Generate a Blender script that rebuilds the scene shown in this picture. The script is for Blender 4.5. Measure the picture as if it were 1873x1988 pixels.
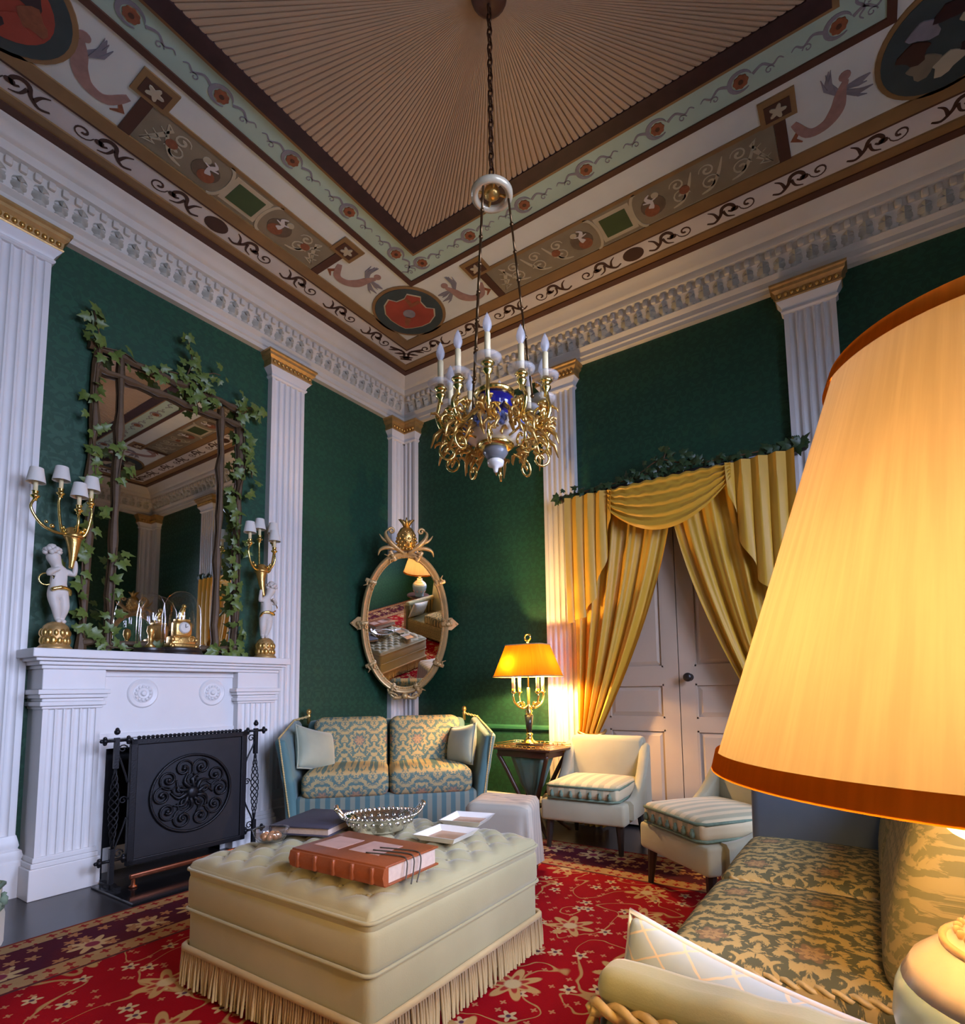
import bpy, bmesh, math, random
from mathutils import Vector, Matrix, noise as mnoise
PI = math.pi
for o in list(bpy.data.objects): bpy.data.objects.remove(o, do_unlink=True)
SC = bpy.context.scene
COL = SC.collection
rnd = random.Random(7)

# ------------------------------------------------------------------ camera
W, D, ZC = 5.03, 4.34, 3.96            # room: x 0..W, y -D..0, painted ceiling height
CX, CY = W/2, -D/2
cd = bpy.data.cameras.new('camera'); cam = bpy.data.objects.new('camera', cd); COL.objects.link(cam)
SC.camera = cam
_F = Vector((-0.55366745, 0.82756318, 0.0926905)); _R = Vector((0.83035817, 0.55706344, -0.01362491)); _U = Vector((0.06290996, -0.06942265, 0.99560174))
cam.matrix_world = Matrix(((_R.x, _U.x, -_F.x, 3.69), (_R.y, _U.y, -_F.y, -3.95), (_R.z, _U.z, -_F.z, 1.0), (0, 0, 0, 1)))
cd.sensor_fit = 'AUTO'; cd.sensor_width = 36.0
cd.lens = 1089.126*36.0/1988.0
cd.shift_x = -(960.0-936.5)/1988.0
cd.shift_y = (1236.85-994.0)/1988.0
cd.clip_start = 0.02

# ------------------------------------------------------------------ world, daylight, exposure
wd = bpy.data.worlds.new('world'); SC.world = wd; wd.use_nodes = True
wd.node_tree.nodes['Background'].inputs[0].default_value = (0.55, 0.68, 1.0, 1)
wd.node_tree.nodes['Background'].inputs[1].default_value = 0.4
def area(name, loc, rot, sx, sy, e, col):
    l = bpy.data.lights.new(name, 'AREA'); l.shape = 'RECTANGLE'; l.size = sx; l.size_y = sy; l.energy = e; l.color = col
    o = bpy.data.objects.new(name, l); COL.objects.link(o); o.location = loc; o.rotation_euler = rot
    return o
# daylight in the two tall windows of the wall opposite the fireplace
WIN = [(-3.80, -2.80), (-2.30, -1.30)]      # y ranges of the windows
WZ0, WZ1 = 0.75, 3.05
for (a, b) in WIN:
    aw = area('window_daylight', (W+0.80, (a+b)/2, (WZ0+WZ1)/2+.40), (0, math.radians(60), 0), WZ1-WZ0, b-a+.5, 84, (0.58, 0.67, 1.0)); aw.data.spread = math.radians(125)
SC.view_settings.view_transform = 'Standard'; SC.view_settings.look = 'None'
SC.view_settings.exposure = 1.45; SC.view_settings.gamma = 1.0
SC.view_settings.use_curve_mapping = False

# ------------------------------------------------------------------ mesh helpers
class MB:
    def __init__(s): s.v = []; s.f = []
    def add(s, vs, fs):
        b = len(s.v); s.v += [tuple(p) for p in vs]; s.f += [tuple(i+b for i in f) for f in fs]; return s
    def box(s, x0, x1, y0, y1, z0, z1):
        return s.add([(x0,y0,z0),(x1,y0,z0),(x1,y1,z0),(x0,y1,z0),(x0,y0,z1),(x1,y0,z1),(x1,y1,z1),(x0,y1,z1)],
                     [(3,2,1,0),(4,5,6,7),(0,1,5,4),(1,2,6,5),(2,3,7,6),(3,0,4,7)])
    def cbox(s, x0, x1, y0, y1, z0, z1, c=.004):     # box with chamfered edges
        m = MB(); m.rbox((x0+x1)/2, (y0+y1)/2, (z0+z1)/2, x1-x0, y1-y0, z1-z0, c, n=1); return s.add(m.v, m.f)
    def rbox(s, cx, cy, cz, sx, sy, sz, r, n=2, puff=0., seg=0, fn=None):
        # rounded box (cushion); puff swells the faces
        h = (sx/2, sy/2, sz/2); r = min(r, *[q*.999 for q in h])
        def axis(hh):
            inn = hh-r; pts = [-hh]
            a = [-inn-r*math.cos(PI/2*k/n) for k in range(n+1)]
            m = [-inn+2*inn*k/(seg+1) for k in range(1, seg+1)]
            return a+m+[-q for q in reversed(a)]
        A = [axis(q) for q in h]
        idx = {}; vs = []; fs = []
        def V(p):
            k = tuple(round(q, 6) for q in p)
            if k in idx: return idx[k]
            q = [max(-(h[i]-r), min(h[i]-r, p[i])) for i in range(3)]
            d = Vector([p[i]-q[i] for i in range(3)])
            # map the cube corner region onto a sphere
            m = max(abs(d.x), abs(d.y), abs(d.z))
            if m > 1e-9 and d.length > 1e-9: d = d.normalized()*m if True else d
            P = [q[i]+d[i] for i in range(3)]
            if puff:
                u, v, w = [P[i]/h[i] for i in range(3)]
                P[2] += puff*w*(1-u*u)*(1-v*v)
                P[0] += puff*.4*u*(1-v*v)*(1-w*w); P[1] += puff*.4*v*(1-u*u)*(1-w*w)
            if fn: P = fn(*P)
            vs.append((P[0]+cx, P[1]+cy, P[2]+cz)); idx[k] = len(vs)-1; return idx[k]
        for ax in range(3):
            o1, o2 = (ax+1) % 3, (ax+2) % 3
            for sgn in (-1, 1):
                U, Wd = A[o1], A[o2]
                for i in range(len(U)-1):
                    for j in range(len(Wd)-1):
                        q = []
                        for (a, b) in ((i,j),(i+1,j),(i+1,j+1),(i,j+1)):
                            p = [0,0,0]; p[ax] = sgn*h[ax]; p[o1] = U[a]; p[o2] = Wd[b]; q.append(V(p))
                        if len(set(q)) == 4: fs.append(tuple(q) if sgn > 0 else tuple(reversed(q)))
        return s.add(vs, fs)
    def lathe(s, prof, n=24, c=(0,0,0), flute=0, fa=0., a0=0, sx=1, sy=1, cap=True):
        vs = []; fs = []; m = len(prof)
        for k in range(n):
            a = a0+2*PI*k/n; q = 1+fa*math.cos(flute*a) if flute else 1
            for (r, z) in prof: vs.append((c[0]+sx*r*q*math.cos(a), c[1]+sy*r*q*math.sin(a), c[2]+z))
        for k in range(n):
            l = (k+1) % n
            for j in range(m-1): fs.append((k*m+j, l*m+j, l*m+j+1, k*m+j+1))
        if cap and prof[0][0] > 1e-5: fs.append(tuple(k*m for k in reversed(range(n))))
        if cap and prof[-1][0] > 1e-5: fs.append(tuple(k*m+m-1 for k in range(n)))
        return s.add(vs, fs)
    def tube(s, pts, r, n=6, caps=True, closed=False, sq=1.0):
        pts = [Vector(p) for p in pts]; N = len(pts)
        if N < 2: return s
        rr = r if isinstance(r, (list, tuple)) else [r]*N
        vs = []; fs = []; up = None
        for i, p in enumerate(pts):
            if closed: t = pts[(i+1) % N]-pts[i-1]
            else: t = pts[min(i+1, N-1)]-pts[max(i-1, 0)]
            if t.length < 1e-9: t = Vector((0,0,1))
            t.normalize()
            if up is None: up = Vector((0,0,1)) if abs(t.z) < .9 else Vector((1,0,0))
            a = t.cross(up)
            if a.length < 1e-6: a = t.cross(Vector((1,.3,0)))
            a.normalize(); b = a.cross(t).normalized(); up = b
            for k in range(n):
                th = 2*PI*k/n+PI/n
                vs.append(p+a*(rr[i]*math.cos(th))+b*(rr[i]*sq*math.sin(th)))
        L = N if closed else N-1
        for i in range(L):
            j = (i+1) % N
            for k in range(n):
                l = (k+1) % n; fs.append((i*n+k, i*n+l, j*n+l, j*n+k))
        if caps and not closed:
            fs.append(tuple(range(n))); fs.append(tuple((N-1)*n+k for k in reversed(range(n))))
        return s.add(vs, fs)
    def prism(s, poly, h0, h1, fn=None):
        # extrude a closed 2-D outline (u,v) from h0 to h1 ; fn maps (u,v,h)->xyz
        fn = fn or (lambda u, v, h: (u, v, h)); n = len(poly)
        vs = [fn(u, v, h0) for u, v in poly]+[fn(u, v, h1) for u, v in poly]
        fs = [tuple(reversed(range(n))), tuple(range(n, 2*n))]+[(i, (i+1) % n, n+(i+1) % n, n+i) for i in range(n)]
        return s.add(vs, fs)
    def ribbon(s, pts, w, h0, h1, fn=None):
        # flat tapered stroke along a 2-D path
        n = len(pts); L = []; Rr = []
        for i, p in enumerate(pts):
            a = pts[max(0, i-1)]; b = pts[min(n-1, i+1)]; dx, dy = b[0]-a[0], b[1]-a[1]; l = math.hypot(dx, dy) or 1
            ww = (w[i] if isinstance(w, (list, tuple)) else w)/2
            L.append((p[0]-dy/l*ww, p[1]+dx/l*ww)); Rr.append((p[0]+dy/l*ww, p[1]-dx/l*ww))
        fn = fn or (lambda u, v, h: (u, v, h))
        vs = []; fs = []
        for a, b in zip(L, Rr): vs += [fn(*a, h0), fn(*b, h0), fn(*a, h1), fn(*b, h1)]
        for i in range(n-1):
            k = 4*i; fs += [(k, k+4, k+5, k+1), (k+2, k+3, k+7, k+6), (k, k+2, k+6, k+4), (k+1, k+5, k+7, k+3)]
        fs += [(0, 1, 3, 2), (4*n-4, 4*n-2, 4*n-1, 4*n-3)]
        return s.add(vs, fs)
    def ball(s, c, r, n=10, m=7, sx=1, sy=1, sz=1):
        return s.lathe([(r*math.sin(PI*k/m) if 0 < k < m else 0, -r*sz*math.cos(PI*k/m)) for k in range(m+1)], n, c, sx=sx, sy=sy)
    def grid(s, fn, nu, nv, wrap=False):
        vs = [fn(i/nu, j/nv) for i in range(nu+1) for j in range(nv+1)]
        fs = [(i*(nv+1)+j, (i+1)*(nv+1)+j, (i+1)*(nv+1)+j+1, i*(nv+1)+j+1) for i in range(nu) for j in range(nv)]
        return s.add(vs, fs)
    def xf(s, M):
        s.v = [tuple(M @ Vector(p)) for p in s.v]; return s
    def mesh(s, name, smooth=False, fix=True):
        me = bpy.data.meshes.new(name); me.from_pydata(s.v, [], s.f); me.validate()
        if fix:
            bm = bmesh.new(); bm.from_mesh(me); bmesh.ops.remove_doubles(bm, verts=bm.verts, dist=1e-6); bmesh.ops.recalc_face_normals(bm, faces=bm.faces)
            bm.to_mesh(me); bm.free()
        if smooth:
            me.shade_smooth()
            if smooth is not True: me.set_sharp_from_angle(angle=math.radians(smooth))
        return me
    def build(s, name, mat, parent=None, smooth=False, fix=True):
        me = s.mesh(name, smooth, fix)
        if mat: me.materials.append(mat)
        return link(name, me, parent)
def link(name, me, parent=None, loc=None):
    o = bpy.data.objects.new(name, me); COL.objects.link(o)
    if parent: o.parent = parent
    if loc is not None: o.location = loc
    return o
def thing(name, label, cat, loc=(0,0,0), rz=0, group=None):
    o = bpy.data.objects.new(name, None); COL.objects.link(o); o.empty_display_size = .05
    o.location = loc; o.rotation_euler = (0, 0, rz); tag(o, label, cat, group); return o
def tag(o, label=None, cat=None, group=None, kind=None):
    if label: o['label'] = label
    if cat: o['category'] = cat
    if group: o['group'] = group
    if kind: o['kind'] = kind
    return o
def struct(name, mb, mat, smooth=False, label=None):
    o = mb.build(name, mat, None, smooth) if mb else None
    if o is None:
        o = bpy.data.objects.new(name, None); COL.objects.link(o)
    o['kind'] = 'structure'
    if label: o['label'] = label
    return o
def copy_tree(o, parent=None):
    c = o.copy(); COL.objects.link(c); c.parent = parent
    for ch in list(o.children): copy_tree(ch, c)
    return c
def bez(p0, p1, p2, p3, n=10):
    out = []
    for i in range(n+1):
        t = i/n; a = (1-t)**3; b = 3*t*(1-t)**2; c = 3*t*t*(1-t); d = t**3
        out.append(tuple(a*p0[k]+b*p1[k]+c*p2[k]+d*p3[k] for k in range(len(p0))))
    return out
def spiral(c, r0, r1, a0, turns, n=18):     # 2-D spiral points
    return [(c[0]+(r0+(r1-r0)*k/n)*math.cos(a0+turns*2*PI*k/n), c[1]+(r0+(r1-r0)*k/n)*math.sin(a0+turns*2*PI*k/n)) for k in range(n+1)]
def circle(c, r, n=24, sx=1, sy=1): return [(c[0]+sx*r*math.cos(2*PI*k/n), c[1]+sy*r*math.sin(2*PI*k/n)) for k in range(n)]
def smoothpath(pts, n=6):                   # Catmull-Rom through points
    P = [Vector(p) for p in pts]; out = []
    for i in range(len(P)-1):
        a = P[max(i-1, 0)]; b = P[i]; c = P[i+1]; d = P[min(i+2, len(P)-1)]
        for k in range(n):
            t = k/n
            out.append(tuple(.5*((2*b)+(c-a)*t+(2*a-5*b+4*c-d)*t*t+(3*b-a-3*c+d)*t**3)))
    out.append(tuple(P[-1])); return out

# ------------------------------------------------------------------ materials
class NT:
    def __init__(s, name):
        s.m = bpy.data.materials.new(name); s.m.use_nodes = True; s.t = s.m.node_tree
        s.b = s.t.nodes['Principled BSDF']; s.out = s.t.nodes['Material Output']
    def n(s, typ, props=None, **kw):
        nd = s.t.nodes.new(typ)
        for k, v in (props or {}).items(): setattr(nd, k, v)
        for k, v in kw.items(): s.set(nd, k, v)
        return nd
    def set(s, nd, k, v):
        i = nd.inputs[int(k[1:])] if k[0] == 'i' and k[1:].isdigit() else nd.inputs[k.replace('_', ' ')]
        if isinstance(v, bpy.types.NodeSocket): s.t.links.new(v, i)
        else:
            if isinstance(v, tuple) and len(v) == 3 and i.type == 'RGBA': v = (*v, 1)
            i.default_value = v
    def p(s, **kw):
        for k, v in kw.items(): s.set(s.b, k, v)
        return s
    def co(s, which='Object'): return s.n('ShaderNodeTexCoord').outputs[which]
    def map(s, v, scale=(1,1,1), rot=(0,0,0), loc=(0,0,0)):
        return s.n('ShaderNodeMapping', None, Vector=v, Scale=scale, Rotation=rot, Location=loc).outputs[0]
    def ma(s, op, a, b=0., c=0.): return s.n('ShaderNodeMath', {'operation': op}, i0=a, i1=b, i2=c).outputs[0]
    def mix(s, f, a, b):
        nd = s.n('ShaderNodeMix', {'data_type': 'RGBA'})
        s.set(nd, 'i0', f); s.set(nd, 'i6', a); s.set(nd, 'i7', b); return nd.outputs[2]
    def noise(s, v, scale, det=3., rough=.5, dist=0.):
        return s.n('ShaderNodeTexNoise', None, Vector=v, Scale=scale, Detail=det, Roughness=rough, Distortion=dist).outputs[0]
    def ss(s, x, lo, hi):
        return s.n('ShaderNodeMapRange', {'interpolation_type': 'SMOOTHSTEP'}, i0=x, i1=lo, i2=hi).outputs[0]
    def xyz(s, v):
        o = s.n('ShaderNodeSeparateXYZ', None, i0=v).outputs; return o[0], o[1], o[2]
    def vec(s, x, y, z=0.): return s.n('ShaderNodeCombineXYZ', None, i0=x, i1=y, i2=z).outputs[0]
    def flowers(s, v, scale, petals, rad, jit=.6):
        # petalled blossoms scattered on jittered cells: returns petal mask, heart mask
        vo = s.n('ShaderNodeTexVoronoi', {'voronoi_dimensions': '2D'}, Vector=v, Scale=scale, Randomness=jit)
        d = s.n('ShaderNodeVectorMath', {'operation': 'SUBTRACT'}, i0=v, i1=vo.outputs['Position']).outputs[0]
        x, y, _ = s.xyz(d); a = s.ma('ARCTAN2', y, x)
        lim = s.ma('MULTIPLY_ADD', s.ma('COSINE', s.ma('MULTIPLY', a, float(petals))), rad*.28, rad*.78)
        r = vo.outputs['Distance']
        return s.ss(s.ma('SUBTRACT', lim, r), 0., .03), s.ss(s.ma('SUBTRACT', rad*.34, r), 0., .03)
    def bump(s, h, strength=.3, dist=.01):
        b = s.n('ShaderNodeBump', None, Strength=strength, Distance=dist, Height=h)
        s.set(s.b, 'Normal', b.outputs[0]); return s
def plain(name, col, rough=.5, metal=0., var=.12, vs=8., bump=0., bs=60., **kw):
    t = NT(name); c = t.co()
    f = t.noise(c, vs, 4.)
    lo = tuple(q*(1-var) for q in col); hi = tuple(min(1, q*(1+var)) for q in col)
    t.p(Base_Color=t.mix(f, lo, hi), Roughness=rough, Metallic=metal, **kw)
    if bump: t.bump(t.noise(c, bs, 2.), bump, .004)
    return t.m
def fabric(name, col, col2=None, weave=500., var=.1, sheen=.3, rough=.75):
    t = NT(name); c = t.co(); f = t.noise(c, 5., 3.)
    a = t.mix(f, tuple(q*(1-var) for q in col), tuple(q*(1+var) for q in (col2 or col)))
    t.p(Base_Color=a, Roughness=rough, Sheen_Weight=sheen)
    t.bump(t.noise(c, weave, 1.), .12, .002); return t.m
def damask(name, ground, fig, accent, rep=.17, plane='xz', pink=True):
    # mirrored figure repeat: leafy blotches symmetric about each repeat's axis + rose accents
    t = NT(name); c = t.co(); x, y, z = t.xyz(c)
    u = {'xz': x, 'yz': y, 'xy': x}[plane]; v = {'xz': z, 'yz': z, 'xy': y}[plane]
    uu = t.ma('PINGPONG', u, rep/2); vv = t.ma('WRAP', v, rep*1.5, 0.)
    q = t.vec(uu, vv, 0.)
    n1 = t.noise(q, 34., 4., .62, 1.6)
    q2 = t.vec(t.ma('WRAP', u, rep/2, -rep/2), t.ma('WRAP', v, rep*.75, -rep*.75), 0.)
    x2, y2, _ = t.xyz(q2); r = t.ma('SQRT', t.ma('ADD', t.ma('MULTIPLY', x2, x2), t.ma('MULTIPLY', y2, y2)))
    ang = t.ma('ARCTAN2', y2, x2); an = t.ma('COSINE', t.ma('MULTIPLY', ang, 6.))
    # scalloped rings of leaves around each rose, broken up by the mirrored noise
    ring = t.ma('MULTIPLY', t.ma('SINE', t.ma('MULTIPLY_ADD', r, 2*PI/(rep*.22), t.ma('MULTIPLY', t.ma('COSINE', t.ma('MULTIPLY', ang, 8.)), 1.3))), .085)
    m = t.ss(t.ma('ADD', n1, ring), .46, .53)
    rose = t.ss(t.ma('SUBTRACT', t.ma('MULTIPLY_ADD', an, rep*.03, rep*.17), r), 0., .006)
    base = t.mix(m, ground, fig)
    base = t.mix(t.ma('MULTIPLY', rose, .5 if pink else 0.), base, accent)
    f = t.noise(c, 7., 3.); base = t.mix(t.ma('MULTIPLY', f, .35), base, tuple(q*.6 for q in ground))
    t.p(Base_Color=base, Roughness=.8, Specular_IOR_Level=.15); t.bump(m, .25, .002); return t.m
def stripes(name, a, b, period, axis='x', third=None, duty=.5):
    t = NT(name); c = t.co(); X = dict(zip('xyz', t.xyz(c)))[axis]
    w = t.ma('FRACT', t.ma('DIVIDE', X, period))
    f = t.ma('MULTIPLY', t.ss(w, 0., .05), t.ma('SUBTRACT', 1., t.ss(w, duty, duty+.05)))
    col = t.mix(f, a, b)
    if third:
        w2 = t.ma('FRACT', t.ma('MULTIPLY_ADD', X, 1/period, .25)); g = t.ma('MULTIPLY', t.ss(w2, .44, .47), t.ma('SUBTRACT', 1., t.ss(w2, .53, .56)))
        col = t.mix(g, col, third)
    col = t.mix(t.ma('MULTIPLY', t.noise(c, 9., 3.), .25), col, tuple(q*.6 for q in a))
    t.p(Base_Color=col, Roughness=.7, Sheen_Weight=.2); t.bump(t.noise(c, 400., 1.), .1, .002); return t.m
def glass(name, col=(1,1,1), refl=.12, rough=.02):
    # clear thin glass: see-through with a glancing sheen
    t = NT(name); tr = t.n('ShaderNodeBsdfTransparent', None, Color=col); gl = t.n('ShaderNodeBsdfGlossy', None, Roughness=rough)
    fc = t.n('ShaderNodeLayerWeight', None, Blend=.5).outputs['Facing']
    f = t.ma('MULTIPLY_ADD', t.ma('POWER', fc, 4.), .55, .02+refl*.25)
    mx = t.n('ShaderNodeMixShader'); t.set(mx, 'i0', f); t.set(mx, 'i1', tr.outputs[0]); t.set(mx, 'i2', gl.outputs[0])
    t.t.links.new(mx.outputs[0], t.out.inputs[0]); return t.m
def shade_cloth(name, col, tcol, streak=90.):
    # lamp-shade cloth: diffuse outside, lets the bulb's light through
    t = NT(name); c = t.co(); x, y, z = t.xyz(c)
    a = t.ma('ARCTAN2', y, x)
    n = t.noise(t.vec(t.ma('MULTIPLY', a, streak*.22), t.ma('MULTIPLY', z, 5.), 0.), 1., 3., .6)
    cc = t.mix(t.ss(n, .3, .75), tuple(q*.86 for q in col), col); tc = t.mix(t.ss(n, .3, .75), tuple(q*.8 for q in tcol), tcol)
    df = t.n('ShaderNodeBsdfDiffuse', None, Color=cc); tl = t.n('ShaderNodeBsdfTranslucent', None, Color=tc)
    mx = t.n('ShaderNodeMixShader', None, i0=.55); t.set(mx, 'i1', df.outputs[0]); t.set(mx, 'i2', tl.outputs[0])
    t.t.links.new(mx.outputs[0], t.out.inputs[0]); return t.m
def emit(name, col, st):
    t = NT(name); t.p(Base_Color=col, Emission_Color=col, Emission_Strength=st); return t.m
def wallpaper():
    t = NT('green_damask_wallpaper'); c = t.co(); x, y, z = t.xyz(c); h = t.ma('ADD', x, y)
    uu = t.ma('PINGPONG', h, .09); vv = t.ma('WRAP', z, .26, 0.)
    m = t.ss(t.noise(t.vec(uu, vv, 0.), 24., 2., .5, .8), .46, .54)
    b = t.mix(m, (.008, .052, .025), (.012, .074, .035)); n = t.noise(c, 3., 3.)
    t.p(Base_Color=t.mix(t.ma('MULTIPLY', n, .4), b, (.008, .05, .03)), Roughness=t.ma('MULTIPLY_ADD', m, -.12, .62)); t.bump(m, .1, .002); return t.m
def rug_mat(hx, hy):
    t = NT('persian_rug'); c = t.co(); x, y, _ = t.xyz(c); v = t.vec(x, y, 0.)
    d = t.ma('MINIMUM', t.ma('SUBTRACT', hx, t.ma('ABSOLUTE', x)), t.ma('SUBTRACT', hy, t.ma('ABSOLUTE', y)))
    red = t.mix(t.noise(c, 4., 3.), (.20, .0015, .005), (.32, .003, .008))
    # field: vines, large and small blossoms
    vine = t.ma('ABSOLUTE', t.ma('SUBTRACT', t.noise(v, 3.6, 1.5, .5, .6), .5))
    fld = t.mix(t.ma('SUBTRACT', 1., t.ss(vine, .004, .010)), red, (.36, .20, .07))
    p3, c3 = t.flowers(t.map(v, loc=(.31, .17, 0)), 13., 4, .17, 1.); fld = t.mix(p3, fld, (.40, .16, .07))
    p2, c2 = t.flowers(t.map(v, loc=(.13, .4, 0)), 6.0, 5, .19, 1.); fld = t.mix(p2, fld, (.48, .34, .17)); fld = t.mix(c2, fld, (.08, .03, .05))
    p1, c1 = t.flowers(v, 2.6, 7, .27, .95); fld = t.mix(p1, fld, (.42, .25, .09)); p1b, c1b = t.flowers(v, 2.6, 7, .16, .95); fld = t.mix(p1b, fld, (.30, .03, .02)); fld = t.mix(c1, fld, (.46, .34, .17))
    # main border on a dark ground
    bd = t.mix(t.noise(v, 6., 2.), (.10, .012, .012), (.055, .012, .03))
    q1, r1 = t.flowers(t.map(v, loc=(.2, .05, 0)), 4.2, 8, .36, .35); bd = t.mix(q1, bd, (.48, .32, .15)); bd = t.mix(r1, bd, (.20, .03, .05))
    q2, r2 = t.flowers(t.map(v, loc=(.05, .2, 0)), 11., 5, .30, .9); bd = t.mix(q2, bd, (.35, .16, .07))
    gd = t.mix(t.noise(v, 9., 2.), (.30, .15, .06), (.42, .27, .12)); g1, _ = t.flowers(v, 17., 4, .34, .3); gd = t.mix(g1, gd, (.25, .02, .02))
    def band(lo, hi): return t.ma('MULTIPLY', t.ss(d, lo-.004, lo+.004), t.ma('SUBTRACT', 1., t.ss(d, hi-.004, hi+.004)))
    col = t.mix(band(-.1, .02), fld, (.20, .03, .02)); col = t.mix(band(.02, .10), col, gd)
    col = t.mix(band(.10, .36), col, bd); col = t.mix(band(.36, .46), col, gd)
    col = t.mix(band(.46, .475), col, (.08, .02, .02)); col = t.mix(band(.095, .105), col, (.06, .01, .02)); col = t.mix(band(.355, .365), col, (.06, .01, .02))
    t.p(Base_Color=col, Roughness=.95, Specular_IOR_Level=.08); t.bump(t.noise(c, 260., 1.), .25, .004); return t.m

white = plain('white_gloss_paint', (.72, .70, .69), .42, var=.04)
cream = plain('cream_plaster', (.64, .59, .51), .6, var=.06)
relief_m = plain('shaded_cornice_plaster', (.46, .44, .37), .7, var=.2, vs=30)  # shading of the carved leaves put into the plaster colour
gilt = plain('gilt_metal', (.68, .42, .13), .32, .9, var=.25, vs=30, bump=.3, bs=90)
gilt_b = plain('bright_gilt_metal', (.95, .66, .22), .2, 1., var=.15, vs=40, bump=.25, bs=60)
oldgold = plain('old_gold_leaf', (.52, .32, .12), .45, .6, var=.3, vs=25, bump=.3, bs=70)
wallp = wallpaper()
greenpaint = plain('green_gloss_paint', (.022, .115, .062), .4, var=.1)
floor_m = plain('black_stained_floor', (.025, .022, .024), .28, var=.4, vs=6)
iron = plain('black_iron', (.015, .015, .018), .45, .6, var=.2, vs=20, bump=.3, bs=120)
dark_wood = plain('dark_mahogany', (.06, .022, .012), .35, var=.35, vs=12)
black_wood = plain('ebonised_wood', (.02, .014, .012), .35, var=.3)
mirror_m = plain('mirror_glass', (.86, .84, .80), .015, 1., var=.0)
clear = glass('clear_glass')
bobeche_glass = glass('cut_glass', (.92, .92, .95), .5, .08)
def frosted(name, col, f):
    t = NT(name); tr = t.n('ShaderNodeBsdfTransparent', None, Color=(.95, .95, .97)); df = t.n('ShaderNodeBsdfPrincipled', None, Base_Color=col, Roughness=.2)
    mx = t.n('ShaderNodeMixShader', None, i0=f); t.set(mx, 'i1', tr.outputs[0]); t.set(mx, 'i2', df.outputs[0]); t.t.links.new(mx.outputs[0], t.out.inputs[0]); return t.m
bulb_off = frosted('frosted_bulb', (.62, .61, .62), .45)
pan_glass = frosted('milky_cut_glass', (.85, .84, .82), .24)
porcelain = plain('white_porcelain', (.80, .76, .70), .18, var=.05)
bisque = plain('bisque_marble', (.66, .60, .54), .5, var=.06)
cobalt = plain('cobalt_glaze', (.012, .010, .14), .12, var=.2)
paleblue = plain('pale_blue_glaze', (.28, .45, .62), .2, var=.08)
silver = plain('silver_plate', (.86, .84, .82), .12, 1., var=.08, vs=30, bump=.5, bs=55)
candle_m = plain('cream_candle_sleeve', (.80, .66, .38), .5, var=.05)
leaf_m = plain('ivy_leaf', (.115, .165, .032), .42, var=.5, vs=5)
leaf_d = plain('dark_ivy_leaf', (.028, .060, .022), .4, var=.5, vs=5)
twig = plain('brown_twig', (.10, .055, .022), .6, var=.4, vs=20, bump=.4, bs=80)
leather = plain('tan_leather', (.24, .062, .020), .38, var=.35, vs=10, bump=.2, bs=150)
navy = plain('dark_cloth_binding', (.045, .04, .06), .6, var=.2)
pages = plain('page_edges', (.46, .35, .28), .8, var=.15, vs=90)
# ================================================================== SETTING
struct('floor', MB().box(-.12, W+.12, -D-.12, .12, -.1, 0), floor_m, label='black stained floor showing between fireplace and rug')
RX0, RX1, RY0, RY1 = .76, 4.95, -4.30, -.60
rug_c = ((RX0+RX1)/2, (RY0+RY1)/2)
rug = MB().rbox(0, 0, .006, RX1-RX0, RY1-RY0, .012, .005, n=1).build('rug', rug_mat((RX1-RX0)/2, (RY1-RY0)/2))
rug.location = (*rug_c, 0); tag(rug, 'red floral rug with dark flowered border under all the seats', 'rug')

struct('wall_left', MB().box(-.12, 0, -D-.12, .12, 0, ZC+.05), wallp, label='dark green papered wall behind the white fireplace')
# wall with the double door: opening 1.93..3.21, 2.42 high
DX0, DX1, DZ = 1.94, 3.20, 2.36
m = MB().box(0, DX0, 0, .12, 0, ZC+.05).box(DX1, W+.12, 0, .12, 0, ZC+.05).box(DX0, DX1, 0, .12, DZ, ZC+.05)
struct('wall_right', m, wallp, label='dark green papered wall around the curtained door')
struct('wall_back', MB().box(-.12, W+.12, -D-.12, -D, 0, ZC+.05), wallp, label='dark green papered wall seen only in the mirrors')
m = MB(); ys = [-D]+[q for a in WIN for q in a]+[0]
for k in range(0, len(ys), 2): m.box(W, W+.12, ys[k], ys[k+1], 0, ZC+.05)
for (a, b) in WIN: m.box(W, W+.12, a, b, 0, WZ0); m.box(W, W+.12, a, b, WZ1, ZC+.05)
struct('wall_window', m, wallp, label='green papered wall with the tall windows opposite the fireplace')
pane_me = None
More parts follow.
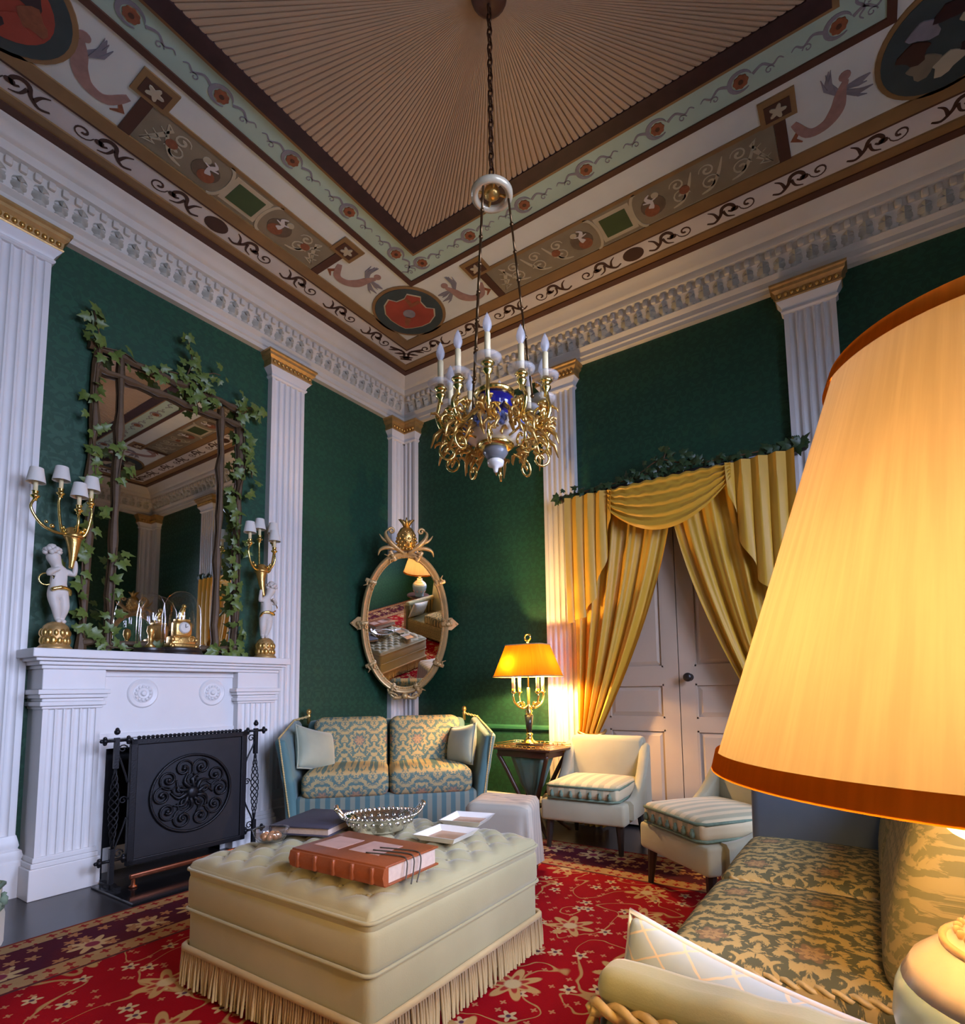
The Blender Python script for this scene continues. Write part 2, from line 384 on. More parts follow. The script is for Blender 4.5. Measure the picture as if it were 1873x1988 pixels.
for k, (a, b) in enumerate(WIN):
    m = MB()
    for (y0, y1, z0, z1) in ((a, a+.06, WZ0, WZ1), (b-.06, b, WZ0, WZ1), (a, b, WZ0, WZ0+.08), (a, b, WZ1-.06, WZ1), (a, b, (WZ0+WZ1)/2-.03, (WZ0+WZ1)/2+.03)): m.box(W+.03, W+.09, y0, y1, z0, z1)
    nb = 3; pw = (b-a-.12)/nb; ph = (WZ1-WZ0-.14)/4
    for i in range(1, nb): m.box(W+.045, W+.075, a+.06+i*pw-.012, a+.06+i*pw+.012, WZ0, WZ1)
    for i in (1, 3): z = WZ0+.08+i*ph; m.box(W+.045, W+.075, a, b, z-.012, z+.012)
    wo = struct('window_%d' % (k+1), m, white, label='tall white sash window letting in daylight')
    for i in range(nb):
        for j in range(4):
            MB().box(W+.056, W+.062, a+.06+i*pw+.004, a+.06+(i+1)*pw-.004, WZ0+.07+j*ph+.004, WZ0+.07+(j+1)*ph-.004).build('pane', clear, wo)
    MB().box(W-.05, W+.12, a-.05, b+.05, WZ0-.04, WZ0).build('window_sill', white, wo)
    m = MB()
    for (y0, y1, z0, z1) in ((a-.09, a, WZ0, WZ1+.09), (b, b+.09, WZ0, WZ1+.09), (a, b, WZ1, WZ1+.09)): m.cbox(W-.03, W, y0, y1, z0, z1)
    m.build('window_surround', white, wo)

# ---- baseboards and chair rails
def rail_profile(z, h, d): return [(0, z), (d*.6, z), (d, z+h*.3), (d, z+h*.7), (d*.6, z+h), (0, z+h)]
def run_left(m, prof, y0, y1): m.prism(prof, y0, y1, lambda u, v, h: (u, h, v))
def run_right(m, prof, x0, x1): m.prism(prof, x0, x1, lambda u, v, h: (h, -u, v))
base_p = [(0, 0), (.022, 0), (.022, .13), (.014, .15), (0, .155)]
m = MB(); run_left(m, base_p, -D, 0); struct('baseboard_left', m, white)
m = MB(); run_right(m, base_p, 0, DX0-.1); run_right(m, base_p, DX1+.1, W); struct('baseboard_right', m, white)
m = MB(); run_left(m, rail_profile(.665, .045, .03), -1.2, 0); struct('trim_1', m, greenpaint, label='green chair rail on the fireplace wall')
m = MB(); run_right(m, rail_profile(.665, .045, .03), 0, 1.58); struct('trim_2', m, greenpaint, label='green chair rail behind the corner lamp table')

# ---- cornice: swept profile with a mitre at each corner, carved leaves and tongues as separate pieces
CP = [(0, 3.57), (.045, 3.57), (.045, 3.598), (.058, 3.604), (.058, 3.640), (.072, 3.650), (.085, 3.662), (.085, 3.668), (.070, 3.672), (.078, 3.70), (.098, 3.755), (.105, 3.762), (.105, 3.812), (.135, 3.820), (.142, 3.835), (.142, 3.866), (.16, 3.874), (.168, 3.884), (.185, 3.906), (.212, 3.922), (.235, 3.940), (.235, ZC), (0, ZC)]
def wall_xf(side):
    return {'left': lambda c, t, z: (c, t, z), 'right': lambda c, t, z: (t, -c, z), 'window': lambda c, t, z: (W-c, t, z), 'back': lambda c, t, z: (t, -D+c, z)}[side]
def wall_len(side): return (-D, 0) if side in ('left', 'window') else (0, W)
leaf_pts = [(0, 0), (.018, .004), (.030, .018), (.024, .026), (.040, .040), (.046, .058), (.036, .064), (.044, .078), (.034, .094), (.018, .092), (.008, .104), (0, .106)]
def acanthus():
    m = MB(); P = leaf_pts+[(-u, v) for u, v in reversed(leaf_pts[1:-1])]
    n = len(P); vs = []
    for u, v in P: vs.append((u, 0.010-.25*abs(u)+.018*(v/.1)**2, v))
    for (u, v) in ((0, .02), (0, .06), (0, .095)): vs.append((u, .022+.022*(v/.1)**2, v))
    vs2 = [(u, -.004, v) for u, v in P]
    k0 = n
    fs = []
    for i in range(n):
        j = (i+1) % n; v = (P[i][1]+P[j][1])/2; c = k0+(0 if v < .035 else 1 if v < .08 else 2); fs.append((i, j, c))
        fs.append((j, i, n+3+i, n+3+j))
    fs += [(k0, k0+1, 4), (k0, n-4, k0+1), (k0+1, k0+2, 9), (k0+1, n-8, k0+2)]
    m.add(vs+vs2, fs); return m.mesh('acanthus_leaf', 40)
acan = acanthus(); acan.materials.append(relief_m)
tong_b = MB().rbox(0, 0, 0, .034, .03, .044, .008, n=1).mesh('tongue_block', 40); tong_b.materials.append(cream)
for k, side in enumerate(('left', 'right', 'window', 'back')):
    X = wall_xf(side); a, b = wall_len(side); m = MB(); n = len(CP); vs = []
    for (c, z) in CP: vs += [X(c, a+c, z), X(c, b-c, z)]
    fs = [(2*i, 2*((i+1) % n), 2*((i+1) % n)+1, 2*i+1) for i in range(n)]+[tuple(2*i for i in range(n)), tuple(2*i+1 for i in reversed(range(n)))]
    o = struct('trim_%d' % (3+k), m.add(vs, fs), cream, 30, label='carved plaster cornice along the %s' % {'left': 'fireplace wall', 'right': 'curtained wall', 'window': 'window wall', 'back': 'wall behind'}[side])
    rz = {'left': -PI/2, 'right': PI, 'window': PI/2, 'back': 0}[side]
    if side == 'back': continue
    L = b-a; nl = int(L/.098); nt = int(L/.066)
    for i in range(nl):
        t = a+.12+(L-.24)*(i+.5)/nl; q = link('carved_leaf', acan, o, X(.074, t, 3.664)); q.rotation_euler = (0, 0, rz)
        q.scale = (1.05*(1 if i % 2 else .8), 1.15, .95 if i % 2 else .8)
    for i in range(nt):
        t = a+.13+(L-.26)*(i+.5)/nt; q = link('tongue_block', tong_b, o, X(.112, t, 3.787)); q.rotation_euler = (0, 0, rz)

# ---- pilasters with fluted shafts and gilt capitals
def pilaster(idx, side, t0, t1, label, z0=0, flutes=5, corner=None):
    X = wall_xf(side); o = struct('trim_%d' % idx, None, None, label=label)
    d = .052; w = t1-t0; rim = w*.08; fw = (w-2*rim)/flutes
    prof = [(t0, 0), (t0, d)]
    for k in range(flutes):
        c = t0+rim+fw*(k+.5); hw = fw*.40
        for j in range(7):
            a = PI*j/6; prof.append((c-hw*math.cos(a), d-.016*math.sin(a)-(.0 if 0 < j < 6 else 0)))
    prof += [(t1, d), (t1, 0)]
    ZT = 3.40
    MB().prism(prof, z0+.30, ZT, lambda u, v, h: X(v, u, h)).build('fluted_shaft', white, o, 35)
    m = MB(); bp = [(0, 0), (.085, 0), (.085, .17), (.075, .18), (.08, .20), (.075, .225), (.062, .235), (.066, .25), (.062, .27), (.055, .30), (0, .30)]
    def ring(m, prof):      # moulding around three sides of the pilaster
        n = len(prof); vs = []; fs = []
        for (c, z) in prof:
            e = max(0, c-d)
            vs += [X(0, t0-e, z), X(c, t0-e, z), X(c, t1+e, z), X(0, t1+e, z)]
        for i in range(n):
            j = (i+1) % n
            for k in range(3): fs.append((4*i+k, 4*i+k+1, 4*j+k+1, 4*j+k))
        m.add(vs, fs)
    ring(m, [(c, z+z0) for c, z in bp]); m.build('pilaster_base', white, o, 30)
    m = MB(); ring(m, [(0, 3.385), (.056, 3.385), (.066, 3.395), (.066, 3.405), (.058, 3.412), (.066, 3.430), (.082, 3.452), (.088, 3.462), (0, 3.462)]); m.build('capital_neck', white, o, 30)
    cap = MB(); ring(cap, [(0, 3.462), (.09, 3.462), (.094, 3.47), (.088, 3.478), (.092, 3.512), (.110, 3.530), (.112, 3.548), (.122, 3.556), (.122, 3.57), (0, 3.57)]); c = cap.build('gilt_capital', oldgold, o, 30)
    m = MB(); nb = max(3, int((w+.08)/.034))
    for k in range(nb):
        t = t0-.03+(w+.06)*(k+.5)/nb; p = X(.094, t, 3.494); m.ball(p, .013, 8, 5, sz=1.25)
    m.build('egg_moulding', gilt, c, True)
    return o
pilaster(7, 'left', -3.18, -2.885, 'white fluted pilaster with gilt capital at the left edge of the photo')
pilaster(8, 'left', -1.50, -1.207, 'white fluted pilaster just right of the fireplace')
pilaster(9, 'right', 1.58, 1.857, 'white fluted pilaster between corner lamp and curtain')
pilaster(10, 'right', 3.364, 3.653, 'white fluted pilaster right of the yellow curtain')
pilaster(11, 'left', -.215, -.003, 'narrow corner pilaster behind the oval mirror, fireplace side', flutes=3)
pilaster(12, 'right', .003, .19, 'narrow corner pilaster behind the oval mirror, door side', flutes=3)
pilaster(13, 'right', W-.19, W-.003, 'corner pilaster seen in the mantel mirror, door side', flutes=3)
pilaster(14, 'window', -.215, -.003, 'corner pilaster seen in the mantel mirror, window side', flutes=3)

# ---- double door
dr = struct('door_1', None, None, label='cream panelled double door behind the yellow curtains')
doorp = plain('cream_door_paint', (.53, .42, .32), .38, var=.05)
seam = 2.571
for (a, b) in ((DX0+.004, seam-.003), (seam+.003, DX1-.004)):
    lf = bpy.data.objects.new('door_leaf', None); COL.objects.link(lf); lf.parent = dr
    st = .105; rows = [(.02, .16), (.70, .78), (1.02, 1.14), (2.23, DZ-.004)]     # rails z
    m = MB(); m.box(a, a+st, .035, .075, .02, DZ-.004); m.box(b-st, b, .035, .075, .02, DZ-.004)
    for z0, z1 in rows: m.box(a+st, b-st, .035, .075, z0, z1)
    m.build('leaf_frame', doorp, lf)
    for (z0, z1) in ((.16, .70), (.78, 1.02), (1.14, 2.23)):
        x0, x1 = a+st, b-st; m = MB(); m.box(x0, x1, .052, .068, z0, z1)
        q = .045     # raised and fielded centre
        m.add([(x0+.012, .052, z0+.012), (x1-.012, .052, z0+.012), (x1-.012, .052, z1-.012), (x0+.012, .052, z1-.012), (x0+q, .040, z0+q), (x1-q, .040, z0+q), (x1-q, .040, z1-q), (x0+q, .040, z1-q)], [(0,1,5,4),(1,2,6,5),(2,3,7,6),(3,0,4,7),(4,5,6,7)])
        for (u0, u1, w0, w1) in ((x0, x1, z0, z0+.012), (x0, x1, z1-.012, z1), (x0, x0+.012, z0, z1), (x1-.012, x1, z0, z1)): m.box(u0, u1, .036, .054, w0, w1)
        m.build('panel', doorp, lf)
kn = MB().lathe([(0, 0), (.026, 0), (.026, .006), (.010, .012), (.010, .032), (.024, .040), (.031, .054), (.029, .070), (.016, .078), (0, .08)], 18)
kn.xf(Matrix.Translation((2.645, .036, 1.065)) @ Matrix.Rotation(PI/2, 4, 'X')); o = kn.build('door_knob', black_wood, dr, True); o['label'] = 'dark round door knob'
m = MB()
for (x0, x1, z0, z1) in ((DX0-.10, DX0, 0, DZ+.10), (DX1, DX1+.10, 0, DZ+.10), (DX0, DX1, DZ, DZ+.10)):
    m.cbox(x0, x1, -.03, .0, z0, z1, .006); m.cbox(x0+.02 if x1-x0 < .2 else x0, x1-.02 if x1-x0 < .2 else x1, -.042, -.028, z0+.0, z1-.02, .004)
m.box(DX0-.01, DX0, 0, .12, 0, DZ).box(DX1, DX1+.01, 0, .12, 0, DZ)
m.build('door_surround', white, dr, 30)
MB().box(DX0-.02, DX1+.02, .10, .13, -.02, DZ+.02).build('door_backing', black_wood, dr)

# ---- ceiling: flat, with painted bands, panels, medallions and a pleated silk centre
ceil = struct('ceiling', MB().box(-.12, W+.12, -D-.12, .12, ZC, ZC+.12), plain('ceiling_plaster', (.55, .52, .48), .7, var=.05), label='painted ceiling with pleated silk centre')
c_white = plain('painted_white_ground', (.68, .70, .66), .6, var=.08); c_mint = plain('painted_mint_ground', (.41, .54, .45), .6, var=.14, vs=5)
c_brown = plain('painted_brown_line', (.085, .030, .015), .5, var=.3); c_gold = plain('painted_old_gold', (.27, .15, .055), .45, var=.3)
c_maroon = plain('painted_maroon_border', (.040, .014, .014), .5, var=.6, vs=14); c_olive = plain('painted_olive_ground', (.25, .20, .13), .6, var=.35, vs=7)
c_dkscroll = plain('painted_dark_scroll', (.060, .022, .012), .6, var=.3); c_lightscroll = plain('painted_buff_scroll', (.50, .43, .30), .6, var=.2)
c_red = plain('painted_coral_red', (.36, .055, .028), .55, var=.35); c_pink = plain('painted_dusty_pink', (.36, .21, .18), .6, var=.35, vs=20)
c_grey = plain('painted_grey_violet', (.24, .22, .25), .6, var=.3, vs=20); c_green = plain('painted_leaf_green', (.055, .085, .025), .5, var=.2); c_dkblue = plain('painted_slate', (.045, .06, .06), .6, var=.35, vs=9)
c_umber = plain('painted_umber_disc', (.14, .095, .06), .6, var=.3, vs=18); c_lilac = plain('painted_pinkish_white', (.66, .61, .59), .6, var=.06); c_rose = plain('painted_rust_rose', (.27, .085, .035), .6, var=.4, vs=40)
def ring_band(name, c0, c1, mat, h, par=ceil):
    m = MB(); z0, z1 = ZC-h, ZC
    def R(c): return [(c, -c), (W-c, -c), (W-c, -D+c), (c, -D+c)]
    a, b = R(c0), R(c1); vs = [(x, y, z) for z in (z0, z1) for P in (a, b) for x, y in P]; fs = []
    for k in range(4):
        l = (k+1) % 4; fs += [(k, l, 4+l, 4+k), (k, 8+k, 8+l, l), (4+k, 4+l, 12+l, 12+k), (8+k, 12+k, 12+l, 8+l)]
    return m.add(vs, fs).build(name, mat, par)
ring_band('brown_moulding', .22, .285, c_brown, .022)  # painted dark brown line next to the cornice
ring_band('gilt_moulding', .285, .345, c_gold, .014)
ring_band('scroll_frieze', .345, .495, c_lilac, .003)
ring_band('dark_fillet', .495, .512, c_brown, .008)
ring_band('gilt_moulding', .512, .60, c_gold, .012)
ring_band('figure_frieze', .60, 1.062, c_white, .003)
ring_band('dark_fillet', 1.062, 1.100, c_brown, .012)
ring_band('rose_border', 1.10, 1.272, c_mint, .003)
ring_band('gilt_moulding', 1.272, 1.300, c_gold, .010)
ring_band('maroon_border', 1.300, 1.390, c_maroon, .026)
# pleated silk: radiating folds from the centre to the border
IX, IY = CX-1.382, -CY-1.382
def perim():
    P = []; nl, ns = 63, 44
    cor = [(-IX, -IY), (IX, -IY), (IX, IY), (-IX, IY)]
    for k in range(4):
        a, b = cor[k], cor[(k+1) % 4]; n = (nl if k % 2 == 0 else ns)
        for i in range(n):
            for ph, q in enumerate((0, .13, .5, .87)): s = (i+q)/n; P.append((a[0]+(b[0]-a[0])*s, a[1]+(b[1]-a[1])*s, ph))
    return P
P = perim(); NP = len(P); rad = [.035, .12, .25, .42, .62, .82, 1.0]; m = MB(); vs = []; fs = []
for (x, y, ph) in P:
    for q in rad:
        amp = .016*min(1, q*1.3+.01); dz = amp*(0, .8, 1.0, .8)[ph]
        vs.append((CX+x*q, CY+y*q, ZC-.004-dz))
for i in range(NP):
    j = (i+1) % NP
    for k in range(len(rad)-1): fs.append((i*len(rad)+k, i*len(rad)+k+1, j*len(rad)+k+1, j*len(rad)+k))
silk = fabric('pleated_buff_silk', (.46, .31, .185), None, 300, .08, .3, .6)
o = m.add(vs, fs).build('pleated_silk', silk, ceil, 38, fix=False); o['label'] = 'sunburst of pleated buff silk'
MB().lathe([(0, -.05), (.05, -.045), (.075, -.02), (.08, 0), (0, 0)], 20, (CX, CY, ZC-.004)).build('ceiling_boss', c_brown, ceil, True)
# painted ornaments: u along the side from its middle, c from the wall
def side_fn(side):
    X = wall_xf(side); mid = CY if side in ('left', 'window') else CX
    sg = {'left': 1, 'right': 1, 'window': -1, 'back': -1}[side]
    return lambda u, c, h: X(c, mid+sg*u, ZC-h)
def S_curve(u0, c0, s, k=1):   # a leafy S scroll: stem ribbon + curl + leaf, growing towards +u*k
    out = []
    pts = [(u0+k*s*a, c0+s*b) for a, b in ((0, -.18), (.25, -.28), (.5, -.05), (.62, .25), (.85, .30), (1.0, .12), (.92, -.06), (.78, .02))]
    out.append((smoothpath(pts, 4), [.05*s+.08*s*math.sin(PI*i/28) for i in range(29)]))
    out.append((smoothpath([(u0+k*s*.40, c0-s*.12), (u0+k*s*.30, c0+s*.15), (u0+k*s*.12, c0+s*.30)], 4), [.11*s*(1-i/9)+.01*s for i in range(9)]))
    out.append((smoothpath([(u0+k*s*.62, c0+s*.1), (u0+k*s*.72, c0-s*.2), (u0+k*s*.95, c0-s*.32)], 4), [.10*s*(1-i/9)+.01*s for i in range(9)]))
    return out
for side in ('left', 'right', 'window', 'back'):
    f = side_fn(side); half = -CY if side in ('left', 'window') else CX; detail = side in ('left', 'right')
    # dark scroll frieze
    fr = MB().prism(circle((0, .42), .062, 20, 1.15, .95), .003, .006, f).build('dark_oval', c_dkscroll, ceil)
    m = MB()
    for k in (1, -1):
        u = .10
        s = .17
        while u < half-.55:
            for pts, w in S_curve(k*u, .42, s, k): m.ribbon(pts, w, .003, .0055, f)
            u += s*1.12
            m.prism(circle((k*(u-.02), .42), .018, 10, 1.3, 1), .003, .0055, f)
            m.ribbon([(k*q[0], q[1]) for q in spiral((u+.055, .42), .05, .008, PI, 1.3, 18)], [.004+.010*i/18 for i in range(19)], .003, .0055, f)
            u += .19
        m.ribbon([(k*q[0], q[1]) for q in smoothpath([(half-.62, .42), (half-.5, .46), (half-.42, .40), (half-.37, .44)], 5)], [.02]*16, .003, .0055, f)
        for q in (.60, .53, .46): m.ribbon([(k*(half-q), .385), (k*(half-q+.03), .42), (k*(half-q+.075), .47)], [.004, .026, .004], .003, .0055, f)
    m.build('painted_scrolls', c_dkscroll, ceil)['kind'] = 'stuff'
    # roses on the mint border
    inner = half-1.19
    k = 0; us = [0.]
    while (k+1)*.412 < inner-.02: k += 1; us += [k*.412, -k*.412]
    rs = MB(); rg = MB(); lf = MB()
    for u in us:
        o = MB().prism([(u+.034*(1+.07*math.cos(8*a))*math.cos(a), 1.185+.034*(1+.07*math.cos(8*a))*math.sin(a)) for a in [2*PI*i/30 for i in range(30)]], .003, .0075, f).build('painted_rose', c_rose, ceil)
        r2 = MB(); r2.ribbon([(u+.052*math.cos(a), 1.185+.050*math.sin(a)) for a in [PI*.1+2*PI*.8*i/18 for i in range(19)]], [.004+.018*math.sin(PI*i/18) for i in range(19)], .003, .006, f)
        for sg in (-1, 1):
            r2.ribbon([(u+sg*q[0], q[1]) for q in smoothpath([(.055, 1.19), (.10, 1.21), (.14, 1.18), (.17, 1.20), (.19, 1.185)], 4)], [.012*(1-i/17)+.003 for i in range(17)], .003, .005, f)
            r2.ribbon([(u+sg*q[0], q[1]) for q in spiral((.125, 1.165), .022, .004, 0, 1.1, 10)], [.005]*11, .003, .005, f)
        r2.build('rose_tendrils', c_grey, o); MB().prism(circle((u, 1.185), .012, 10), .0075, .009, f).build('rose_heart', c_brown, o)
    # T-shaped brown frames and the olive grotesque panel between them
    T = half-1.56
    for k in (1, -1):
        m = MB(); m.prism([(k*(T-.028), .60), (k*(T+.028), .60), (k*(T+.028), .90), (k*(T-.028), .90)], .003, .010, f)
        b = m.build('frame_bar', c_brown, ceil)
        m = MB(); m.prism([(k*(T-.085), .865), (k*(T+.085), .865), (k*(T+.085), 1.02), (k*(T-.085), 1.02)], .003, .012, f); m.build('frame_head', c_gold, b)
        m = MB(); m.prism([(k*(T-.06), .89), (k*(T+.06), .89), (k*(T+.06), .985), (k*(T-.06), .985)], .012, .015, f); m.build('head_field', c_brown, b)
        m = MB(); m.prism([(k*T+.032*(1+.35*math.cos(5*a))*math.cos(a), .937+.032*(1+.35*math.cos(5*a))*math.sin(a)) for a in [2*PI*i/30 for i in range(30)]], .015, .019, f); m.build('star_flower', c_lightscroll, b)
    pan = MB().prism([(-T+.03, .605), (T-.03, .605), (T-.03, .868), (-T+.03, .868)], .003, .006, f).build('grotesque_panel', c_olive, ceil)
    m = MB(); m.prism([(-T+.08, .868), (T-.08, .868), (T-.08, .892), (-T+.08, .892)], .003, .010, f); m.build('panel_moulding', c_gold, ceil)
    m = MB()
    for sg in (-1, 1):       # pale concave frame around the green square
        m.ribbon([(sg*(.17-.055*math.cos(a)), .737+.135*math.sin(a)) for a in [-PI/2+PI*i/12 for i in range(13)]], .018, .006, .010, f)
    m.prism([(-.115, .63), (.115, .63), (.115, .845), (-.115, .845)], .0055, .008, f); m.build('square_frame', c_lightscroll, pan)
    MB().prism([(-.085, .66), (.085, .66), (.085, .815), (-.085, .815)], .008, .011, f).build('green_square', c_green, pan)
    for sg in (-1, 1):
        for (u, c, r, mt) in ((.24, .73, .075, c_umber), (.225, .70, .046, c_rose), (.43, .735, .030, c_rose), (.27, .80, .022, c_lightscroll)):
            if u < T-.08: MB().prism(circle((sg*u, c), r, 16), .006, .0085 if mt is c_umber else .0095, f).build('painted_urn', mt, pan)
        m = MB()
        m.ribbon([(sg*q[0], q[1]) for q in smoothpath([(.225, .72), (.24, .76), (.215, .80), (.24, .825)], 4)], [.03, .034, .03, .02, .02, .022, .024, .024, .022, .016, .012, .008, .006], .0095, .011, f)
        m.ribbon([(sg*.19, .775), (sg*.225, .768), (sg*.27, .782)], [.006, .014, .006], .0095, .0112, f); m.build('painted_figure', c_lilac, pan)
        m = MB(); u = .34
        while u < T-.12:
            for (cc, r, a0, tn) in ((.70, .055, 0, 1.4), (.79, .045, PI, -1.3)):
                m.ribbon([(sg*q[0], q[1]) for q in spiral((u+.06, cc), r, .008, a0, tn, 16)], [.005+.012*i/16 for i in range(17)], .006, .0085, f)
            m.ribbon([(sg*q[0], q[1]) for q in smoothpath([(u, .64), (u+.06, .66), (u+.11, .73), (u+.15, .83)], 4)], [.006+.016*math.sin(PI*i/12) for i in range(13)], .006, .0085, f)
            u += .17
        for q in range(4): m.ribbon([(sg*(T-.06), .64), (sg*(T-.12-.01*q), .66+.05*q), (sg*(T-.06-.02*q), .70+.045*q)], [.004, .016, .003], .006, .0085, f)
        m.build('painted_foliage', c_lightscroll, pan)['kind'] = 'stuff'
    # winged creatures with curling tails beside the corner medallions
    for sg in (-1, 1):
        U = lambda p: [(sg*(T+q[0]), q[1]) for q in p]
        fig = MB(); fig.ribbon(U(smoothpath([(.06, .80), (.12, .70), (.20, .70), (.255, .76), (.275, .84), (.30, .90)], 5)), [.03, .036, .042, .045, .048, .05, .05, .052, .054, .056, .058, .06, .064, .068, .07, .07, .068, .064, .06, .056, .05, .045, .04, .035, .03, .024][:26], .003, .006, f)
        fo = fig.build('winged_figure', c_pink, ceil)
        m = MB(); m.prism(U(circle((.295, .925), .026, 12)), .003, .0065, f)
        m.build('figure_head', c_pink, fo)
        m = MB()
        for (a, b, c_) in (((.29, .84), (.34, .80), (.41, .80)), ((.29, .86), (.35, .85), (.40, .87)), ((.26, .86), (.22, .92), (.23, .99))): m.ribbon(U([a, b, c_]), [.022, .034, .004], .003, .0055, f)
        for q in range(4): m.ribbon(U([(.30, .83+.012*q), (.35, .78+.03*q), (.385+.012*(q % 2), .765+.036*q)]), [.006, .014, .002], .003, .0060+.0004*q, f)
        for q in range(3): m.ribbon(U([(.25, .85), (.21+.012*q, .90+.012*q), (.195+.022*q, .965+.014*q)]), [.006, .015, .002], .003, .0076+.0004*q, f)
        m.build('figure_wings', c_grey, fo)
        m = MB(); m.ribbon(U([(.08, .745), (.05, .70), (.09, .665)]), [.02, .03, .006], .003, .0055, f); m.build('figure_tail', c_rose, fo)
# corner medallions
for i, (mx, my) in enumerate(((.86, -.86), (W-.86, -.86), (W-.86, -D+.86), (.82, -D+.98))):
    g = MB().prism(circle((mx, my), .285, 40), ZC-.012, ZC-.003).build('medallion', c_gold, ceil)
    MB().prism(circle((mx, my), .262, 40), ZC-.016, ZC-.011).build('medallion_field', c_dkblue, g)
    dx, dy = (CX-mx), (CY-my); l = math.hypot(dx, dy); dx /= l; dy /= l; px_, py_ = -dy, dx
    to = lambda u, v, h: (mx+px_*u+dx*v, my+py_*u+dy*v, ZC-h)
    if i == 0:
        sh = [(-.05, .20), (-.06, .15), (-.11, .10), (-.17, .105), (-.19, .03), (-.17, -.06), (-.12, -.12), (-.05, -.165), (0, -.185)]
        sh = sh+[(-u, v) for u, v in reversed(sh[:-1])]
        MB().prism([(u*1.06, v*1.06) for u, v in sh], .016, .018, to).build('shield_outline', c_lightscroll, g)
        MB().prism(sh, .018, .021, to).build('shield', c_red, g)
        m = MB(); m.prism(circle((0, .0), .048, 16), .021, .023, to); m.build('shield_boss', c_grey, g)
        m = MB(); m.ribbon([(0, -.04), (.005, -.15)], [.05, .03], .021, .023, to); m.ribbon([(-.05, .16), (0, .10), (.05, .16)], [.03, .05, .03], .021, .023, to); m.build('shield_figure', c_rose, g)
    else:
        rr = random.Random(i); mats = [c_grey, c_maroon, c_lightscroll, c_olive, c_dkscroll] if i != 3 else [c_red, c_maroon, c_rose]
        if i == 3: MB().prism(circle((mx, my), .20, 30), ZC-.019, ZC-.015).build('medallion_disc', c_red, g)
        for k in range(8):
            a = 2*PI*k/8; r = .13; MB().prism([(mx+r*math.cos(a)+q[0], my+r*math.sin(a)+q[1]) for q in [(.06*(1+.3*math.sin(3*t+k))*math.cos(t), .05*(1+.3*math.cos(2*t+k))*math.sin(t)) for t in [2*PI*j/14 for j in range(14)]]], ZC-.0205-.0004*k, ZC-.015).build('painted_cloud', mats[k % len(mats)], g)
# ================================================================== FIREPLACE WALL
fp = thing('fireplace_surround', 'white painted fireplace surround with fluted legs and two carved rosettes', 'fireplace', (0, -2.18, 0))
# local y = world y + 2.18 ; legs at -0.67..-0.41 and 0.39..0.66
FX = .20
def leg(y0, y1):
    g = bpy.data.objects.new('fluted_leg', None); COL.objects.link(g); g.parent = fp
    w = y1-y0; prof = [(y0, 0), (y0, FX)]
    for k in range(6):
        c = y0+.02+(w-.04)*(k+.5)/6; hw = (w-.04)/6*.40
        for j in range(6): a = PI*j/5; prof.append((c-hw*math.cos(a), FX-.011*math.sin(a)))
    prof += [(y1, FX), (y1, 0)]
    MB().prism(prof, .20, .93, lambda u, v, h: (v, u, h)).build('shaft', white, g, 35)
    m = MB()
    for (e, z0, z1) in ((.024, 0, .15), (.016, .15, .175), (.008, .175, .20)): m.cbox(0, FX+e, y0-e, y1+e, z0, z1, .004)
    m.build('plinth', white, g)
    m = MB()
    for (e, z0, z1) in ((.006, .93, .945), (.018, .945, .968), (.008, .968, .985), (.022, .985, 1.005), (.032, 1.005, 1.03), (.012, 1.03, 1.135)): m.cbox(0, FX+e, y0-e, y1+e, z0, z1, .004)
    m.build('leg_capital', white, g)
leg(-.67, -.41); leg(.385, .655)
m = MB().box(0, .15, -.41, .385, .76, 1.135); m.cbox(.15, .162, -.41, .385, .755, .785, .003); m.cbox(.15, .158, -.41, .385, 1.10, 1.135, .003)
m.build('frieze_board', white, fp)
m = MB().box(0, .14, -.41, -.35, 0, .76).box(0, .14, .325, .385, 0, .76).box(0, .14, -.35, .325, .70, .76); m.build('opening_slip', white, fp)
for y in (-.18, .235):
    r = MB().lathe([(0, .022), (.012, .020), (.018, .010), (.030, .012), (.036, .006), (.050, .007), (.056, .003), (.070, .006), (.078, .008), (.084, .004), (.086, 0)], 32)
    r.xf(Matrix.Translation((.15, y, 1.005)) @ Matrix.Rotation(PI/2, 4, 'Y')); q = r.build('rosette', white, fp, 40)
    pm = MB()
    for k in range(12):
        a = 2*PI*k/12; pm.ball((.158, y+.040*math.cos(a), 1.005+.040*math.sin(a)), .010, 6, 5, sx=.5)
    pm.build('rosette_petals', white, q, True)
m = MB()
for (e, z0, z1) in ((.02, 1.135, 1.155), (.036, 1.155, 1.175), (.055, 1.175, 1.192), (.075, 1.192, 1.237)): m.cbox(0, FX+e, -.67-e, .655+e, z0, z1, .005)
m.build('mantel_shelf', white, fp)
m = MB().box(.012, .02, -.35, .325, 0, .70).box(.012, .14, -.352, -.345, 0, .70).box(.012, .14, .32, .326, 0, .70); m.build('firebox', iron, fp)
hearth = MB().cbox(.26, .72, -2.62, -1.74, 0, .012, .004).build('hearth_slab', plain('black_marble', (.012, .012, .014), .12, var=.4)); tag(hearth, 'polished black hearth slab in front of the fireplace', 'hearth slab')
# low bar built for the reddish reflection in the polished hearth
fe = thing('hearth_reflection_bar', 'low copper-coloured bar standing in for a reddish reflection in the black hearth', 'reflection bar', (.47, -2.18, .012))
copper = plain('dull_copper', (.22, 0.065, .03), .35, .8, var=.3)
MB().rbox(0, 0, .055, .02, .70, .028, .008).build('reflection_bar', copper, fe, True)
for y in (-.33, .33): MB().lathe([(.02, 0), (.02, .008), (.009, .016), (.009, .045)], 12, (0, y, 0)).build('reflection_foot', copper, fe, True)

